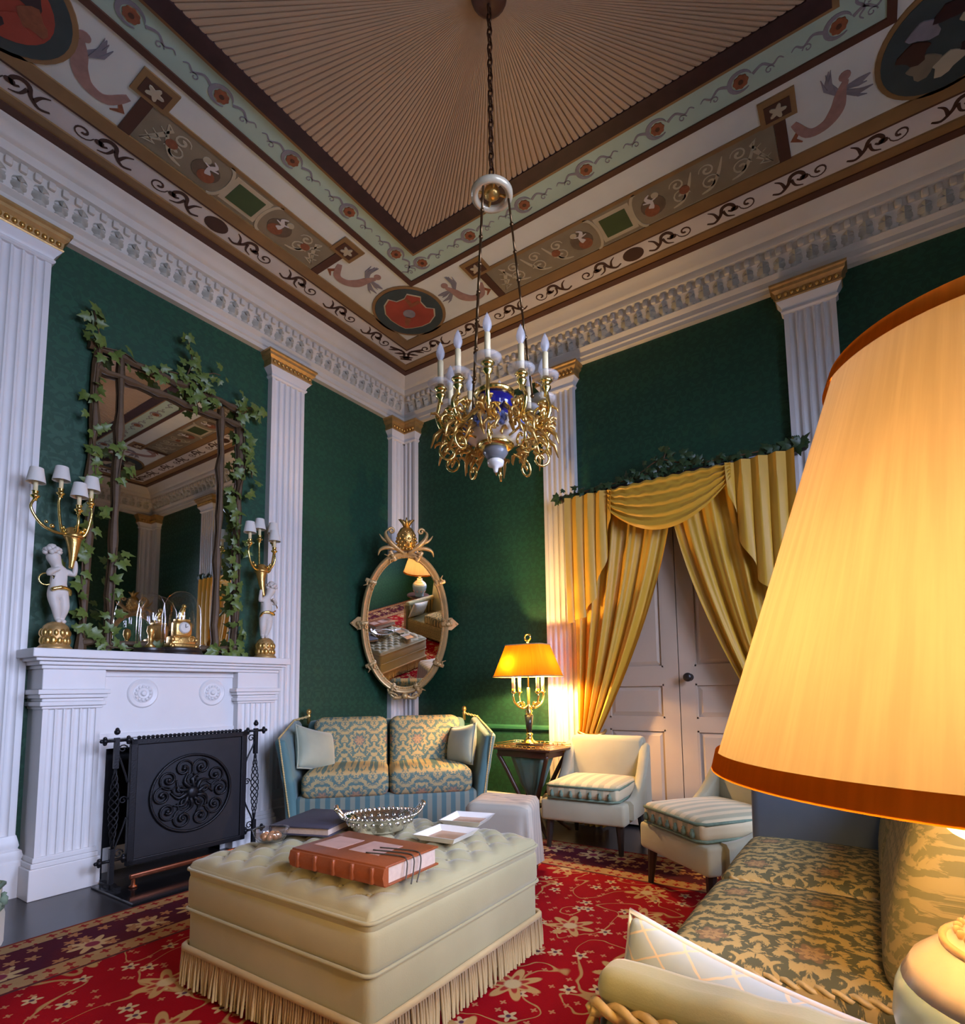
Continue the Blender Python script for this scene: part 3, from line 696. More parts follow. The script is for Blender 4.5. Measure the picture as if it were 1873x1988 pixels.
# ---- wrought-iron fire screen
fs_ = thing('fire_screen', 'black wrought-iron fire screen with openwork oval scroll ornament', 'fire screen', (.37, -2.185, .012), math.radians(-2))
def yz(x): return lambda u, v, h: (x+h, u, v)
m = MB().box(-.004, .004, -.30, .32, .10, .735); m.build('backing_plate', plain('sooty_iron_plate', (.022, .022, .026), .5, .5, var=.3, vs=9), fs_)
m = MB()
for (a, b, z0, z1) in ((-.32, .34, .715, .745), (-.32, .34, .085, .115), (-.32, -.285, .085, .745), (.305, .34, .085, .745)): m.cbox(-.014, .016, a, b, z0, z1, .004)
for k in range(26): a = k/26; m.ball((0, -.29+.60*a+.012, .753), .011, 6, 4)
m.build('screen_frame', iron, fs_)
m = MB(); oc = (.01, .42)
tt = lambda p: [(.014, q[0], q[1]) for q in p]
for k in range(10):
    a = 2*PI*k/10; r0 = .155; c = (oc[0]+r0*1.05*math.cos(a), oc[1]+r0*.95*math.sin(a))
    m.tube(tt(spiral(c, .060, .010, a+PI, 1.5 if k % 2 else -1.5, 20)), [.004+.006*i/20 for i in range(21)], 5)
    m.ball((.016, *c), .013, 6, 4)
    m.tube(tt(smoothpath([(oc[0]+.03*math.cos(a), oc[1]+.03*math.sin(a)), (oc[0]+.08*math.cos(a+.3), oc[1]+.08*math.sin(a+.3)), (oc[0]+.12*math.cos(a-.1), oc[1]+.12*math.sin(a-.1))], 4)), [.010, .012, .013, .012, .010, .008, .006, .005, .004], 5)
for k in range(5):
    a = 2*PI*k/5+.3; c = (oc[0]+.075*math.cos(a), oc[1]+.07*math.sin(a)); m.tube(tt(spiral(c, .038, .006, a, 1.3, 16)), [.003+.006*i/16 for i in range(17)], 5)
m.tube(tt([(oc[0]+.225*math.cos(a), oc[1]+.215*math.sin(a)) for a in [2*PI*i/40 for i in range(40)]]), .008, 5, closed=True)
m.ball((.014, *oc), .035, 10, 6, sx=.5); o = m.build('oval_scrollwork', iron, fs_, True); o['label'] = 'oval of cast leafy scrolls'
for sg, y in ((-1, -.385), (1, .405)):
    g = bpy.data.objects.new('side_post', None); COL.objects.link(g); g.parent = fs_
    m = MB(); m.box(-.011, .011, y-.011, y+.011, 0, .19); m.box(-.022, .022, y-.022, y+.022, 0, .012); m.build('post_bar', iron, g)
    MB().box(-.011, .011, y-.011, y+.011, .60, .76).build('post_bar', iron, g)
    m = MB()
    for k in range(4):
        pts = []
        for i in range(25): t = i/24; r = .003+.020*math.sin(PI*t); a = k*PI/2+t*5*PI; pts.append((r*math.cos(a), y+r*math.sin(a), .19+.41*t))
        m.tube(pts, .0035, 5)
    m.build('twisted_basket', iron, g, True)
    for z in (.745, .13):
        m = MB()
        m.tube([(0, y-.055, z), (0, y+.055, z)], .008, 6)
        for (dy, dz) in ((-.055, 0), (.055, 0), (0, .045 if z > .5 else -.0)):
            if dz == 0 and dy == 0: continue
            m.ball((0, y+dy, z+dz), .016, 8, 5); m.ball((0, y+dy*1.28, z+dz*1.3), .010, 6, 4)
            if dy: m.ball((0, y+dy, z+.014), .010, 6, 4); m.ball((0, y+dy, z-.014), .010, 6, 4)
        m.build('cross_finial', iron, g, True)
    m = MB(); e = .325*sg+.01*(sg > 0)
    for (z0, z1) in ((.70, .52), (.16, .34)):
        m.tube([(0, q[0], q[1]) for q in smoothpath([(y, z0), (y-sg*.02, (z0*.7+z1*.3)), (e+sg*.015, (z0*.3+z1*.7)), (e, z1)], 5)], .005, 5)
        m.tube([(0, *q) for q in spiral((y-sg*.03, z0), .024, .006, 0, 1.2, 12)], .004, 5)
    m.tube([(0, *q) for q in spiral((e+sg*.018, .43), .022, .005, 0, 1.3, 12)], .004, 5)
    m.build('scroll_bracket', iron, g, True)
    MB().box(-.10, .10, y-.012, y+.012, 0, .014).build('foot_bar', iron, fs_)

# ---- tall mantel mirror in a branch-like frame
mm = thing('mantel_mirror', 'tall mantel mirror with double frame of knotty brown branches', 'mirror', (.0, -2.21, 1.237))
Y0, Y1, H_ = -.43, .475, 1.79
MB().box(.006, .020, Y0+.01, Y1-.01, .03, H_-.02).build('backboard', black_wood, mm)
MB().box(.022, .030, -.295, .325, .03, H_-.13).build('main_glass', mirror_m, mm)
for (a, b, z0, z1) in ((Y0+.01, -.31, .03, H_-.02), (.345, Y1-.01, .03, H_-.02), (-.305, .335, H_-.115, H_-.02)): MB().box(.022, .027, a, b, z0, z1).build('border_glass', mirror_m, mm)
def branch(m, a, b, r, n=14, seed=1):
    rr = random.Random(seed); a = Vector(a); b = Vector(b); pts = []; rs = []
    for i in range(n+1):
        t = i/n; p = a.lerp(b, t); pts.append(p+Vector((0, rr.uniform(-1, 1)*r*.35, rr.uniform(-1, 1)*r*.35))); rs.append(r*(1.35 if i % 3 == 0 else .9)*rr.uniform(.85, 1.15))
    m.tube(pts, rs, 7)
k = 0
for (nm, lst) in (('outer_branch', (((.04, Y0, 0), (.04, Y0, H_)), ((.04, Y1, 0), (.04, Y1, H_)), ((.04, Y0-.04, H_), (.04, Y1+.03, H_)))), ('inner_branch', (((.045, -.30, 0), (.045, -.30, H_)), ((.045, .335, 0), (.045, .335, H_-.05)), ((.05, Y0, H_-.125), (.05, Y1, H_-.125)), ((.045, Y0, .06), (.045, Y1, .06))))):
    for a, b in lst:
        k += 1; m = MB(); branch(m, a, b, .021 if nm[0] == 'o' else .017, 16, k); m.build(nm, twig, mm, 50)
# ---- ivy: one garland object, each leaf its own piece
def ivy_mesh(mat):
    P = [(0, 0), (.22, -.12), (.50, .02), (.34, .22), (.46, .52), (.22, .52), (0, 1.0)]
    P = P+[(-u, v) for u, v in reversed(P[1:-1])]
    vs = [(u, v, -.28*abs(u)-.12*v*v) for u, v in P]+[(0, .35, .04)]; n = len(P)
    m = MB().add(vs, [(i, (i+1) % n, n) for i in range(n)])
    me = m.mesh('ivy_leaf', True, fix=False); me.materials.append(mat); return me
ivy_l, ivy_d = ivy_mesh(leaf_m), ivy_mesh(leaf_d)
def add_leaf(me, par, p, size, rr, face):
    o = link('ivy_leaf', me, par, p)
    # face the room: local z along `face`, random spin
    z = (Vector(face)+Vector((rr.uniform(-.7, .7), rr.uniform(-.7, .7), rr.uniform(-.5, .7)))).normalized()
    y = Vector((rr.uniform(-1, 1), rr.uniform(-1, 1), rr.uniform(-1.2, .6))); y = (y-z*y.dot(z)).normalized(); x = y.cross(z)
    s = size*rr.uniform(.75, 1.2)
    o.matrix_local = Matrix.Translation(p) @ Matrix((x, y, z)).transposed().to_4x4() @ Matrix.Scale(s, 4)
def garland(name, label, loc, paths, face, me, seed, stem=.004):
    g = thing(name, label, 'ivy', loc); rr = random.Random(seed); m = MB()
    for (pts, n, size, spread) in paths:
        sp = smoothpath(pts, 8); m.tube(sp, stem, 5)
        for i in range(n):
            q = Vector(sp[int((len(sp)-1)*(i+rr.random())/n)]); d = Vector([rr.gauss(0, spread) for _ in range(3)])
            f = Vector(face); d -= f*d.dot(f)*.6
            add_leaf(me, g, q+d+f*.012, size, rr, face)
    m.build('vine_stem', twig, g, True); return g
X0 = .065
garland('ivy_garland', 'green ivy trailing over the top and sides of the tall mantel mirror', (0, -2.21, 1.237), [
    ([(X0, Y0, .08), (X0+.01, Y0-.03, .5), (X0, Y0+.02, .9), (X0, Y0-.01, 1.3), (X0, Y0, H_+.05)], 50, 0.065, .03),
    ([(X0, Y0, H_), (X0+.02, Y0-.02, H_+.10), (X0+.02, Y0-.05, H_+.20)], 9, 0.073, .03),
    ([(X0, Y0, H_), (X0+.01, Y0+.12, H_+.02), (X0, Y0+.20, H_+.0)], 7, 0.069, .03),
    ([(X0, -.14, H_-.02), (X0+.01, 0, H_+.04), (X0, .20, H_+.02), (X0, .30, H_-.02)], 20, 0.060, .028),
    ([(X0, .05, H_), (X0+.04, .08, H_+.14), (X0+.05, .05, H_+.26)], 16, 0.065, .045),
    ([(X0, .12, H_), (X0+.04, .20, H_+.12), (X0+.05, .27, H_+.14)], 10, 0.065, .035),
    ([(X0, .10, H_-.02), (X0+.03, .12, H_-.10), (X0+.03, .15, H_-.16)], 9, 0.065, .03),
    ([(X0, Y1-.02, H_+.04), (X0+.01, Y1+.02, 1.4), (X0, Y1-.03, 1.05), (X0+.01, Y1+.0, .7), (X0, Y1, .35), (X0, Y1-.02, .05)], 76, 0.067, .032),
    ([(X0, Y1, H_), (X0+.03, Y1+.07, H_+.03), (X0+.03, Y1+.16, H_+.0)], 11, 0.069, .03),
    ([(X0, Y1, 1.5), (X0+.03, Y1+.05, 1.42), (X0+.02, Y1+.07, 1.3)], 9, 0.069, .03),
    ([(X0, -.30, .05), (X0+.02, -.30, .35), (X0, -.29, .62)], 14, 0.060, .025),
    ([(X0, -.30, 1.02), (X0+.01, -.29, 1.16), (X0, -.27, 1.24)], 7, 0.065, .03),
    ([(X0+.02, Y0+.05, .05), (X0+.04, -.25, .03), (X0+.04, 0, .05)], 14, 0.056, .022),
    ([(X0+.04, .26, .05), (X0+.04, .38, .03), (X0+.03, Y1-.02, .05)], 13, 0.056, .022)], (1, 0, 0), ivy_l, 5)

# ---- cherub candelabra
def skin_body(name, joints, bones, mat, parent, sub=2):
    me = bpy.data.meshes.new(name); idx = {k: i for i, k in enumerate(joints)}
    me.from_pydata([j[:3] for j in joints.values()], [(idx[a], idx[b]) for a, b in bones], [])
    me.materials.append(mat); o = link(name, me, parent)
    md = o.modifiers.new('skin', 'SKIN'); md.use_smooth_shade = True
    for i, j in enumerate(joints.values()):
        sv = me.skin_vertices[0].data[i]; sv.radius = (j[3], j[3] if len(j) < 5 else j[4]); sv.use_root = (i == 0)
    s2 = o.modifiers.new('sub', 'SUBSURF'); s2.levels = sub; s2.render_levels = sub
    return o
ivory = plain('ivory_silk_shade', (.74, .70, .64), .7, var=.04)
def candelabrum(label, y, s, arms):
    t = thing('cherub_candelabrum', label, 'candelabrum', (.155, y, 1.237), 0, 'cherub candelabra on the mantel')
    b = MB().lathe([(0, 0), (.072, 0), (.074, .010), (.066, .018), (.060, .030), (.061, .06), (.060, .095), (.053, .122), (.038, .138), (.020, .146), (0, .148)], 28, flute=14, fa=.02).build('gilt_base', oldgold, t, True)
    m = MB(); rr = random.Random(3)
    for k in range(26): a = 2*PI*k/13+.2*(k > 12); m.ball((.053*math.cos(a), .053*math.sin(a), .045+.040*(k > 12)), .017*rr.uniform(.8, 1.15), 7, 5, sz=1.5)
    m.build('base_foliage', gilt, b, True)
    Z = .140
    J = {'pelvis': (0, -.004*s, Z+.165, .040, .036), 'waist': (0, -.002*s, Z+.205, .036, .033), 'chest': (.002, .002*s, Z+.255, .041, .035), 'neck': (.002, -.010*s, Z+.300, .018), 'skull': (.006, -.030*s, Z+.340, .038), 'crown': (.006, -.038*s, Z+.372, .032),
         'hipA': (0, .020*s, Z+.145, .032), 'kneeA': (.012, .030*s, Z+.080, .024), 'ankleA': (-.004, .022*s, Z+.018, .014), 'toeA': (.022, .032*s, Z+.004, .011),
         'hipB': (0, -.022*s, Z+.145, .032), 'kneeB': (.018, -.012*s, Z+.085, .024), 'ankleB': (.006, .002*s, Z+.020, .014), 'toeB': (.030, .004*s, Z+.004, .011),
         'shA': (.004, .034*s, Z+.275, .020), 'elA': (.022, .062*s, Z+.262, .015), 'wrA': (.028, .062*s, Z+.318, .011), 'haA': (.024, .056*s, Z+.340, .012),
         'shB': (.006, -.030*s, Z+.272, .020), 'elB': (.034, -.058*s, Z+.250, .015), 'wrB': (.052, -.030*s, Z+.275, .011), 'haB': (.056, -.012*s, Z+.285, .012)}
    B = [('pelvis', 'waist'), ('waist', 'chest'), ('chest', 'neck'), ('neck', 'skull'), ('skull', 'crown'), ('pelvis', 'hipA'), ('hipA', 'kneeA'), ('kneeA', 'ankleA'), ('ankleA', 'toeA'), ('pelvis', 'hipB'), ('hipB', 'kneeB'), ('kneeB', 'ankleB'), ('ankleB', 'toeB'), ('chest', 'shA'), ('shA', 'elA'), ('elA', 'wrA'), ('wrA', 'haA'), ('chest', 'shB'), ('shB', 'elB'), ('elB', 'wrB'), ('wrB', 'haB')]
    body = skin_body('cherub_figure', J, B, bisque, t); body['label'] = 'ivory white cherub figure'
    m = MB()
    for k in range(16):
        a = 2*PI*k/16; m.ball((.004+.030*math.cos(a), -.036*s+.030*math.sin(a), Z+.378+.010*math.sin(5*a)), .014, 6, 4)
    m.ball((.002, -.038*s, Z+.392), .026, 8, 5); m.build('curly_hair', bisque, body, True)
    m = MB(); m.tube(smoothpath([(.038, -.042*s, Z+.17), (.042, 0, Z+.185), (.028, .04*s, Z+.178), (.01, .052*s, Z+.150)], 5), [.008, .010, .011, .010, .010, .012, .011, .010, .010, .009, .009, .008, .008, .007, .006, .005], 6)
    m.tube([(0, q[0], q[1]) for q in spiral((-.055*s, Z+.225), .035, .028, 0, .9, 14)], .004, 5); m.build('gilt_sash', gilt_b, t, True)
    hx, hy = .012, .050*s
    m = MB(); m.tube(smoothpath([(.030, .040*s, Z+.295), (.022, .048*s, Z+.35), (.014, .052*s, Z+.42), (.010, .050*s, Z+.47)], 5), [.010+.032*(i/15)**1.3 for i in range(16)], 10)
    m.lathe([(.040, 0), (.046, .012), (.040, .024), (.030, .034), (.034, .048), (.020, .060), (0, .062)], 18, (hx-.002, hy, Z+.462), flute=9, fa=.06); m.build('cornucopia', gilt, t, True)
    top = Vector((hx, hy, Z+.505))
    for i, (dx, dy, h) in enumerate(arms):
        e = top+Vector((dx, dy, h)); g = bpy.data.objects.new('candle_branch', None); COL.objects.link(g); g.parent = t
        m = MB(); p = smoothpath([top, top+Vector((dx*.35, dy*.35, -.03)), top+Vector((dx*.8, dy*.8, -.005)), e+Vector((dx*.08, dy*.08, -.05)), e], 6); m.tube(p, [.009-.003*j/24 for j in range(25)], 7)
        m.lathe([(0, -.012), (.012, -.008), (.008, 0), (.020, .010), (.022, .016), (.013, .020), (.013, .036), (.017, .040), (0, .041)], 12, tuple(e))
        m.ball(tuple(top+Vector((dx*.55, dy*.55, .0))), .012, 7, 5); m.ball(tuple(top+Vector((dx*.7, dy*.7, .016))), .009, 7, 5); m.build('scroll_arm', gilt_b, g, True)
        MB().lathe([(.010, .038), (.010, .105), (0, .106)], 12, tuple(e)).build('candle_tube', candle_m, g, True)
        MB().lathe([(.042, .085), (.029, .162)], 24, tuple(e), cap=False).build('candle_shade', ivory, g, True)
    return t
candelabrum('cherub candelabrum with ivory shades at the left end of the mantel', -2.80, 1, [(.03, -.185, .12), (-.04, -.055, .185), (.05, .0, .09), (.02, .065, .150)])
candelabrum('cherub candelabrum with ivory shades at the right end of the mantel', -1.575, -1, [(.03, -.115, .13), (-.035, .0, .19), (-.02, .10, .18), (.06, .055, .10)])

# ---- clock under a glass dome on an ebonised stand, smaller dome beside it
ck = thing('mantel_clock', 'small gilt clock under a tall glass dome on a black stand', 'clock', (.175, -2.165, 1.237))
MB().lathe([(0, 0), (.128, 0), (.130, .012), (.122, .020), (.122, .036), (.112, .042), (0, .042)], 36, sx=.75).build('ebony_stand', black_wood, ck, 40)
m = MB(); m.rbox(0, 0, .078, .075, .15, .07, .012); m.rbox(0, 0, .055, .09, .175, .026, .008); m.rbox(0, .0, .155, .065, .105, .10, .016); m.rbox(0, 0, .212, .055, .08, .018, .006)
for sg in (-1, 1):
    for z in (.05, .09): m.ball((.036, sg*.07, z), .017, 8, 6)
    m.tube([(.035, q[0], q[1]) for q in spiral((sg*.045, .095), .024, .006, 0, 1.4, 14)], .005, 5)
m.build('gilt_case', gilt, ck, True)
m = MB(); m.ball((0, 0, .235), .022, 8, 6); m.tube(smoothpath([(0, -.01, .225), (.004, -.004, .262), (0, .008, .29)], 5), [.016, .017, .018, .017, .016, .014, .014, .014, .013, .013, .008], 8); m.ball((0, .010, .302), .014, 8, 6); m.build('clock_figure', gilt_b, ck, True)
f = MB().lathe([(0, .010), (.028, .010), (.034, .004), (.036, 0)], 24); f.xf(Matrix.Translation((.036, .0, .165)) @ Matrix.Rotation(PI/2, 4, 'Y')); f.build('clock_face', porcelain, ck, 40)
hands = MB().box(.0475, .049, -.0015, .0015, .165, .188); hands.add([(.0475, 0, .1635), (.0475, .014, .171), (.049, .014, .171), (.049, 0, .1635), (.0475, 0, .1665), (.0475, .013, .174), (.049, .013, .174), (.049, 0, .1665)], [(0,1,2,3),(4,5,6,7),(0,1,5,4),(3,2,6,7),(1,2,6,5)]); hands.build('clock_hands', iron, ck)
MB().lathe([(.112, .042), (.112, .24), (.104, .30), (.082, .352), (.045, .386), (0, .398)], 40, sx=.72).build('glass_dome', clear, ck, True)
d2 = thing('glass_dome_ornament', 'smaller empty glass dome on a black stand left of the clock', 'dome', (.18, -2.345, 1.237))
MB().lathe([(0, 0), (.086, 0), (.088, .010), (.080, .016), (.080, .030), (0, .030)], 32).build('ebony_stand', black_wood, d2, 40)
MB().lathe([(.074, .030), (.074, .22), (.066, .30), (.045, .345), (0, .362)], 36).build('glass_dome', clear, d2, True)
m = MB(); m.lathe([(.02, 0), (.03, .01), (.012, .03), (.010, .07), (.022, .10), (.018, .13), (0, .14)], 14, (0, 0, .03)); m.build('gilt_ornament', gilt, d2, True)
# ================================================================== OVAL MIRRORS
frame_gold = plain('cream_gilt_wood', (.62, .43, .20), .38, .4, var=.25, vs=14, bump=.2, bs=60)
def oval_mirror(label, loc, rz, tilt, detail=True):
    t = thing('oval_mirror', label, 'mirror', loc, rz, 'gilt oval mirrors hung across the corners'); t.rotation_euler = (tilt, 0, rz)
    ga, gb = .318, .565
    E = lambda a, q=0: ((ga+q)*math.cos(a), (gb+q)*math.sin(a))
    N = 64; A = [2*PI*k/N for k in range(N)]
    MB().prism([E(a, .01) for a in A], .004, .010, lambda u, v, h: (u, -h, v)).build('mirror_glass', mirror_m, t)
    MB().prism([E(a, .045) for a in A], -.02, .003, lambda u, v, h: (u, -h, v)).build('backboard', black_wood, t)
    prof = [(-.002, .006), (.004, .018), (.010, .020), (.016, .014), (.022, .016), (.032, .034), (.044, .038), (.056, .030), (.062, .016), (.064, -.01), (.0, -.01)]
    m = MB(); vs = []; n = len(prof)
    for a in A:
        nx, nz = math.cos(a)/ga, math.sin(a)/gb; l = math.hypot(nx, nz); x, z = E(a)
        for (q, h) in prof: vs.append((x+nx/l*q, -h, z+nz/l*q))
    fs = [(i*n+j, ((i+1) % N)*n+j, ((i+1) % N)*n+(j+1) % n, i*n+(j+1) % n) for i in range(N) for j in range(n)]
    fr = m.add(vs, fs).build('oval_frame', frame_gold, t, 50)
    m = MB()
    for k in range(120):
        a = 2*PI*k/120; x, z = E(a, .008); m.ball((x, -.024, z), .006, 5, 4)
    m.build('beaded_edge', gilt, fr, True)
    # ribbon clips, twisted leaf and side points
    for k in range(10):
        a = PI/2+2*PI*(k+.5)/10; x, z = E(a, .045); m = MB(); ang = math.atan2(math.sin(a)*ga, math.cos(a)*gb)
        m.rbox(0, 0, 0, .10, .03, .036, .012); m.ball((0, -.018, 0), .016, 8, 5)
        for sg in (-1, 1): m.tube([(sg*.03, -.012, .0), (sg*.02, -.014, .035*1), (sg*.045, -.008, .055)], [.010, .008, .003], 5)
        M_ = Matrix.Translation((x, -.035, z)) @ Matrix.Rotation(-ang, 4, 'Y'); m.xf(M_); m.build('leaf_clip', frame_gold, t, 50)
    for sg in (-1, 1):
        x = sg*(ga+.055); m = MB(); m.prism([(x+sg*.095, 0), (x+sg*.03, .055), (x-sg*.03, .05), (x-sg*.03, -.05), (x+sg*.03, -.055)], -.002, .026, lambda u, v, h: (u, -h, v)); m.ball((x, -.035, 0), .026, 10, 6); m.ball((x+sg*.075, -.022, 0), .012, 8, 5); m.build('side_point', frame_gold, t, 40)
    m = MB()
    for sg in (-1, 1):
        m.tube([(sg*q[0], -.03, q[1]) for q in smoothpath([(0, -gb-.075), (.07, -gb-.095), (.13, -gb-.055), (.15, -gb-.01)], 5)], [.018-.010*i/15 for i in range(16)], 6)
        m.tube([(sg*q[0], -.03, q[1]) for q in spiral((.09, -gb-.085), .035, .008, 0, 1.2, 12)], .008, 5)
    m.ball((0, -.04, -gb-.075), .03, 10, 6); m.build('bottom_scroll', frame_gold, t, True)
    # pineapple crest with acanthus leaves
    zc = gb+.05
    pa = MB().lathe([(0, 0), (.045, .005), (.072, .04), (.082, .09), (.074, .145), (.050, .185), (.03, .20), (0, .202)], 28, (0, -.045, zc+.01), sy=.75).build('pineapple', gilt, t, True)
    m = MB()
    for j in range(6):
        r = (.058, .076, .082, .079, .068, .052)[j]; z = zc+.03+.028*j
        for k in range(12): a = 2*PI*(k+.5*(j % 2))/12; m.ball((r*math.cos(a), -.045+.75*r*math.sin(a), z), .013, 5, 4)
    m.build('pineapple_scales', gilt, pa, True)
    m = MB()
    for k in range(7):
        a = 2*PI*k/7+.2; dx, dy = math.cos(a), math.sin(a)*.7
        m.tube([(0, -.045, zc+.20), (dx*.028, -.045+dy*.028, zc+.245), (dx*.068, -.045+dy*.06, zc+.272)], [.02, .016, .004], 5)
    m.tube([(0, -.045, zc+.2), (0, -.045, zc+.29)], [.022, .004], 6); m.build('crown_leaves', gilt, pa, True)
    for sg in (-1, 1):
        m = MB()
        m.tube([(sg*q[0], -.03-.012*q[2], q[1]) for q in smoothpath([(.02, zc-.01, 0), (.085, zc+.035, 1), (.15, zc+.095, 1), (.175, zc+.155, 1), (.15, zc+.185, .5)], 5)], [q*1.35 for q in (.022, .025, .028, .030, .032, .034, .036, .037, .037, .036, .034, .031, .028, .025, .022, .019, .016, .013, .010, .007, .004)], 8, sq=.45)
        m.tube([(sg*q[0], -.028, q[1]) for q in smoothpath([(.07, zc+.02), (.15, zc+.035), (.215, zc+.015), (.235, zc-.035)], 5)], [q*1.35 for q in (.020, .023, .026, .028, .029, .030, .030, .029, .027, .025, .022, .019, .016, .012, .008, .004)], 8, sq=.45)
        m.tube([(sg*q[0], -.028, q[1]) for q in smoothpath([(.12, zc+.065), (.19, zc+.10), (.225, zc+.145)], 5)], [q*1.4 for q in (.018, .02, .021, .021, .020, .018, .016, .013, .010, .007, .004)], 8, sq=.45)
        m.tube([(sg*q[0], -.034, q[1]) for q in spiral((.125, zc+.175), .030, .006, 0, 1.2, 12)], .010, 6)
        m.build('acanthus_spray', frame_gold, t, True)
    return t
TILT = math.radians(13)
oval_mirror('gilt oval mirror with pineapple crest in the corner above the loveseat', (.335, -.335, 1.585), PI/4, TILT)
oval_mirror('matching oval mirror with pineapple crest reflected in the mantel mirror', (W-.335, -.335, 1.50), -PI/4, math.radians(5))

# ================================================================== CHANDELIER
ch = thing('chandelier', 'gilt chandelier of candle arms around a blue and white porcelain urn', 'chandelier', (CX, CY, 0))
m = MB(); z = ZC-.05; k = 0
while z > 3.10:
    c = z-.024; L = []
    for i in range(10):
        a = 2*PI*i/10; p = (.010*math.cos(a), .024*math.sin(a)); L.append((p[0], 0, c+p[1]) if k % 2 else (0, p[0], c+p[1]))
    m.tube(L, .0042, 5, closed=True); z -= .036; k += 1
m.build('chain', plain('bronzed_chain', (.10, .045, .022), .4, .8, var=.3), ch, True)
rg = MB(); rg.tube([(.072*math.cos(a), .072*math.sin(a), 3.03) for a in [2*PI*i/32 for i in range(32)]], .016, 8, closed=True); rg.build('suspension_ring', plain('cream_enamel_ring', (.70, .62, .44), .25, .2), ch, True)
MB().lathe([(0, 3.01), (.02, 3.015), (.035, 3.03), (.03, 3.05), (.012, 3.06), (.012, 3.10), (0, 3.11)], 16).build('ring_hub', gilt, ch, True)
m = MB()
for k in range(4): a = PI/4+PI/2*k; m.tube([(0, 0, 3.035), (.072*math.cos(a), .072*math.sin(a), 3.03)], .006, 5)
m.build('ring_spokes', gilt, ch, True)
for k in range(3):
    a = math.radians((-52, 60, 180)[k])+math.radians(214); m = MB()
    p0 = Vector((.068*math.cos(a), .068*math.sin(a), 3.02)); p1 = Vector((.15*math.cos(a), .15*math.sin(a), 2.16)); n = 7
    for i in range(n):
        q0 = p0.lerp(p1, i/n+.012); q1 = p0.lerp(p1, (i+1)/n-.012); m.tube([q0, q1], .005, 6); m.ball(tuple(p0.lerp(p1, (i+1)/n)), .009, 7, 5)
    m.build('suspension_rod', plain('bronzed_rod', (.16, .09, .04), .35, .9), ch, True)
MB().lathe([(0, 2.19), (.04, 2.185), (.075, 2.175), (.085, 2.165), (.07, 2.15), (0, 2.15)], 28).build('gilt_collar', gilt_b, ch, True)
MB().lathe([(.060, 2.155), (.078, 2.14), (.082, 2.11), (.070, 2.08), (.060, 2.065)], 32).build('cobalt_neck', cobalt, ch, True)
MB().lathe([(.058, 2.068), (.085, 2.055), (.112, 2.03), (.120, 2.005), (.110, 1.985), (.080, 1.968), (.055, 1.96)], 36).build('porcelain_bowl', porcelain, ch, True)
blue_f = plain('painted_blue_flower', (.16, .22, .55), .25)
for k in range(8):
    a = 2*PI*k/8; m = MB()
    for j in range(5):
        b = a+.10*math.cos(2*PI*j/5); zz = 2.015+.016*math.sin(2*PI*j/5); m.ball((.1175*math.cos(b), .1175*math.sin(b), zz), .012, 7, 5)
    m.build('blue_flower', blue_f, ch, True)
MB().lathe([(.056, 1.962), (.075, 1.955), (.060, 1.945), (.045, 1.94)], 28).build('gilt_rim', gilt_b, ch, True)
MB().lathe([(.045, 1.942), (.050, 1.925), (.036, 1.905), (.030, 1.90)], 24).build('grey_foot', plain('grey_glaze', (.20, .21, .23), .25), ch, True)
MB().lathe([(.020, 1.902), (.034, 1.892), (.030, 1.875), (.012, 1.868), (.008, 1.85), (0, 1.845)], 20).build('finial', porcelain, ch, True)
NA = 10; RC = .215
def arm_part(k, name, mb, mat, par): return mb.xf(Matrix.Rotation(2*PI*k/NA+.16, 4, 'Z')).build(name, mat, par, True)
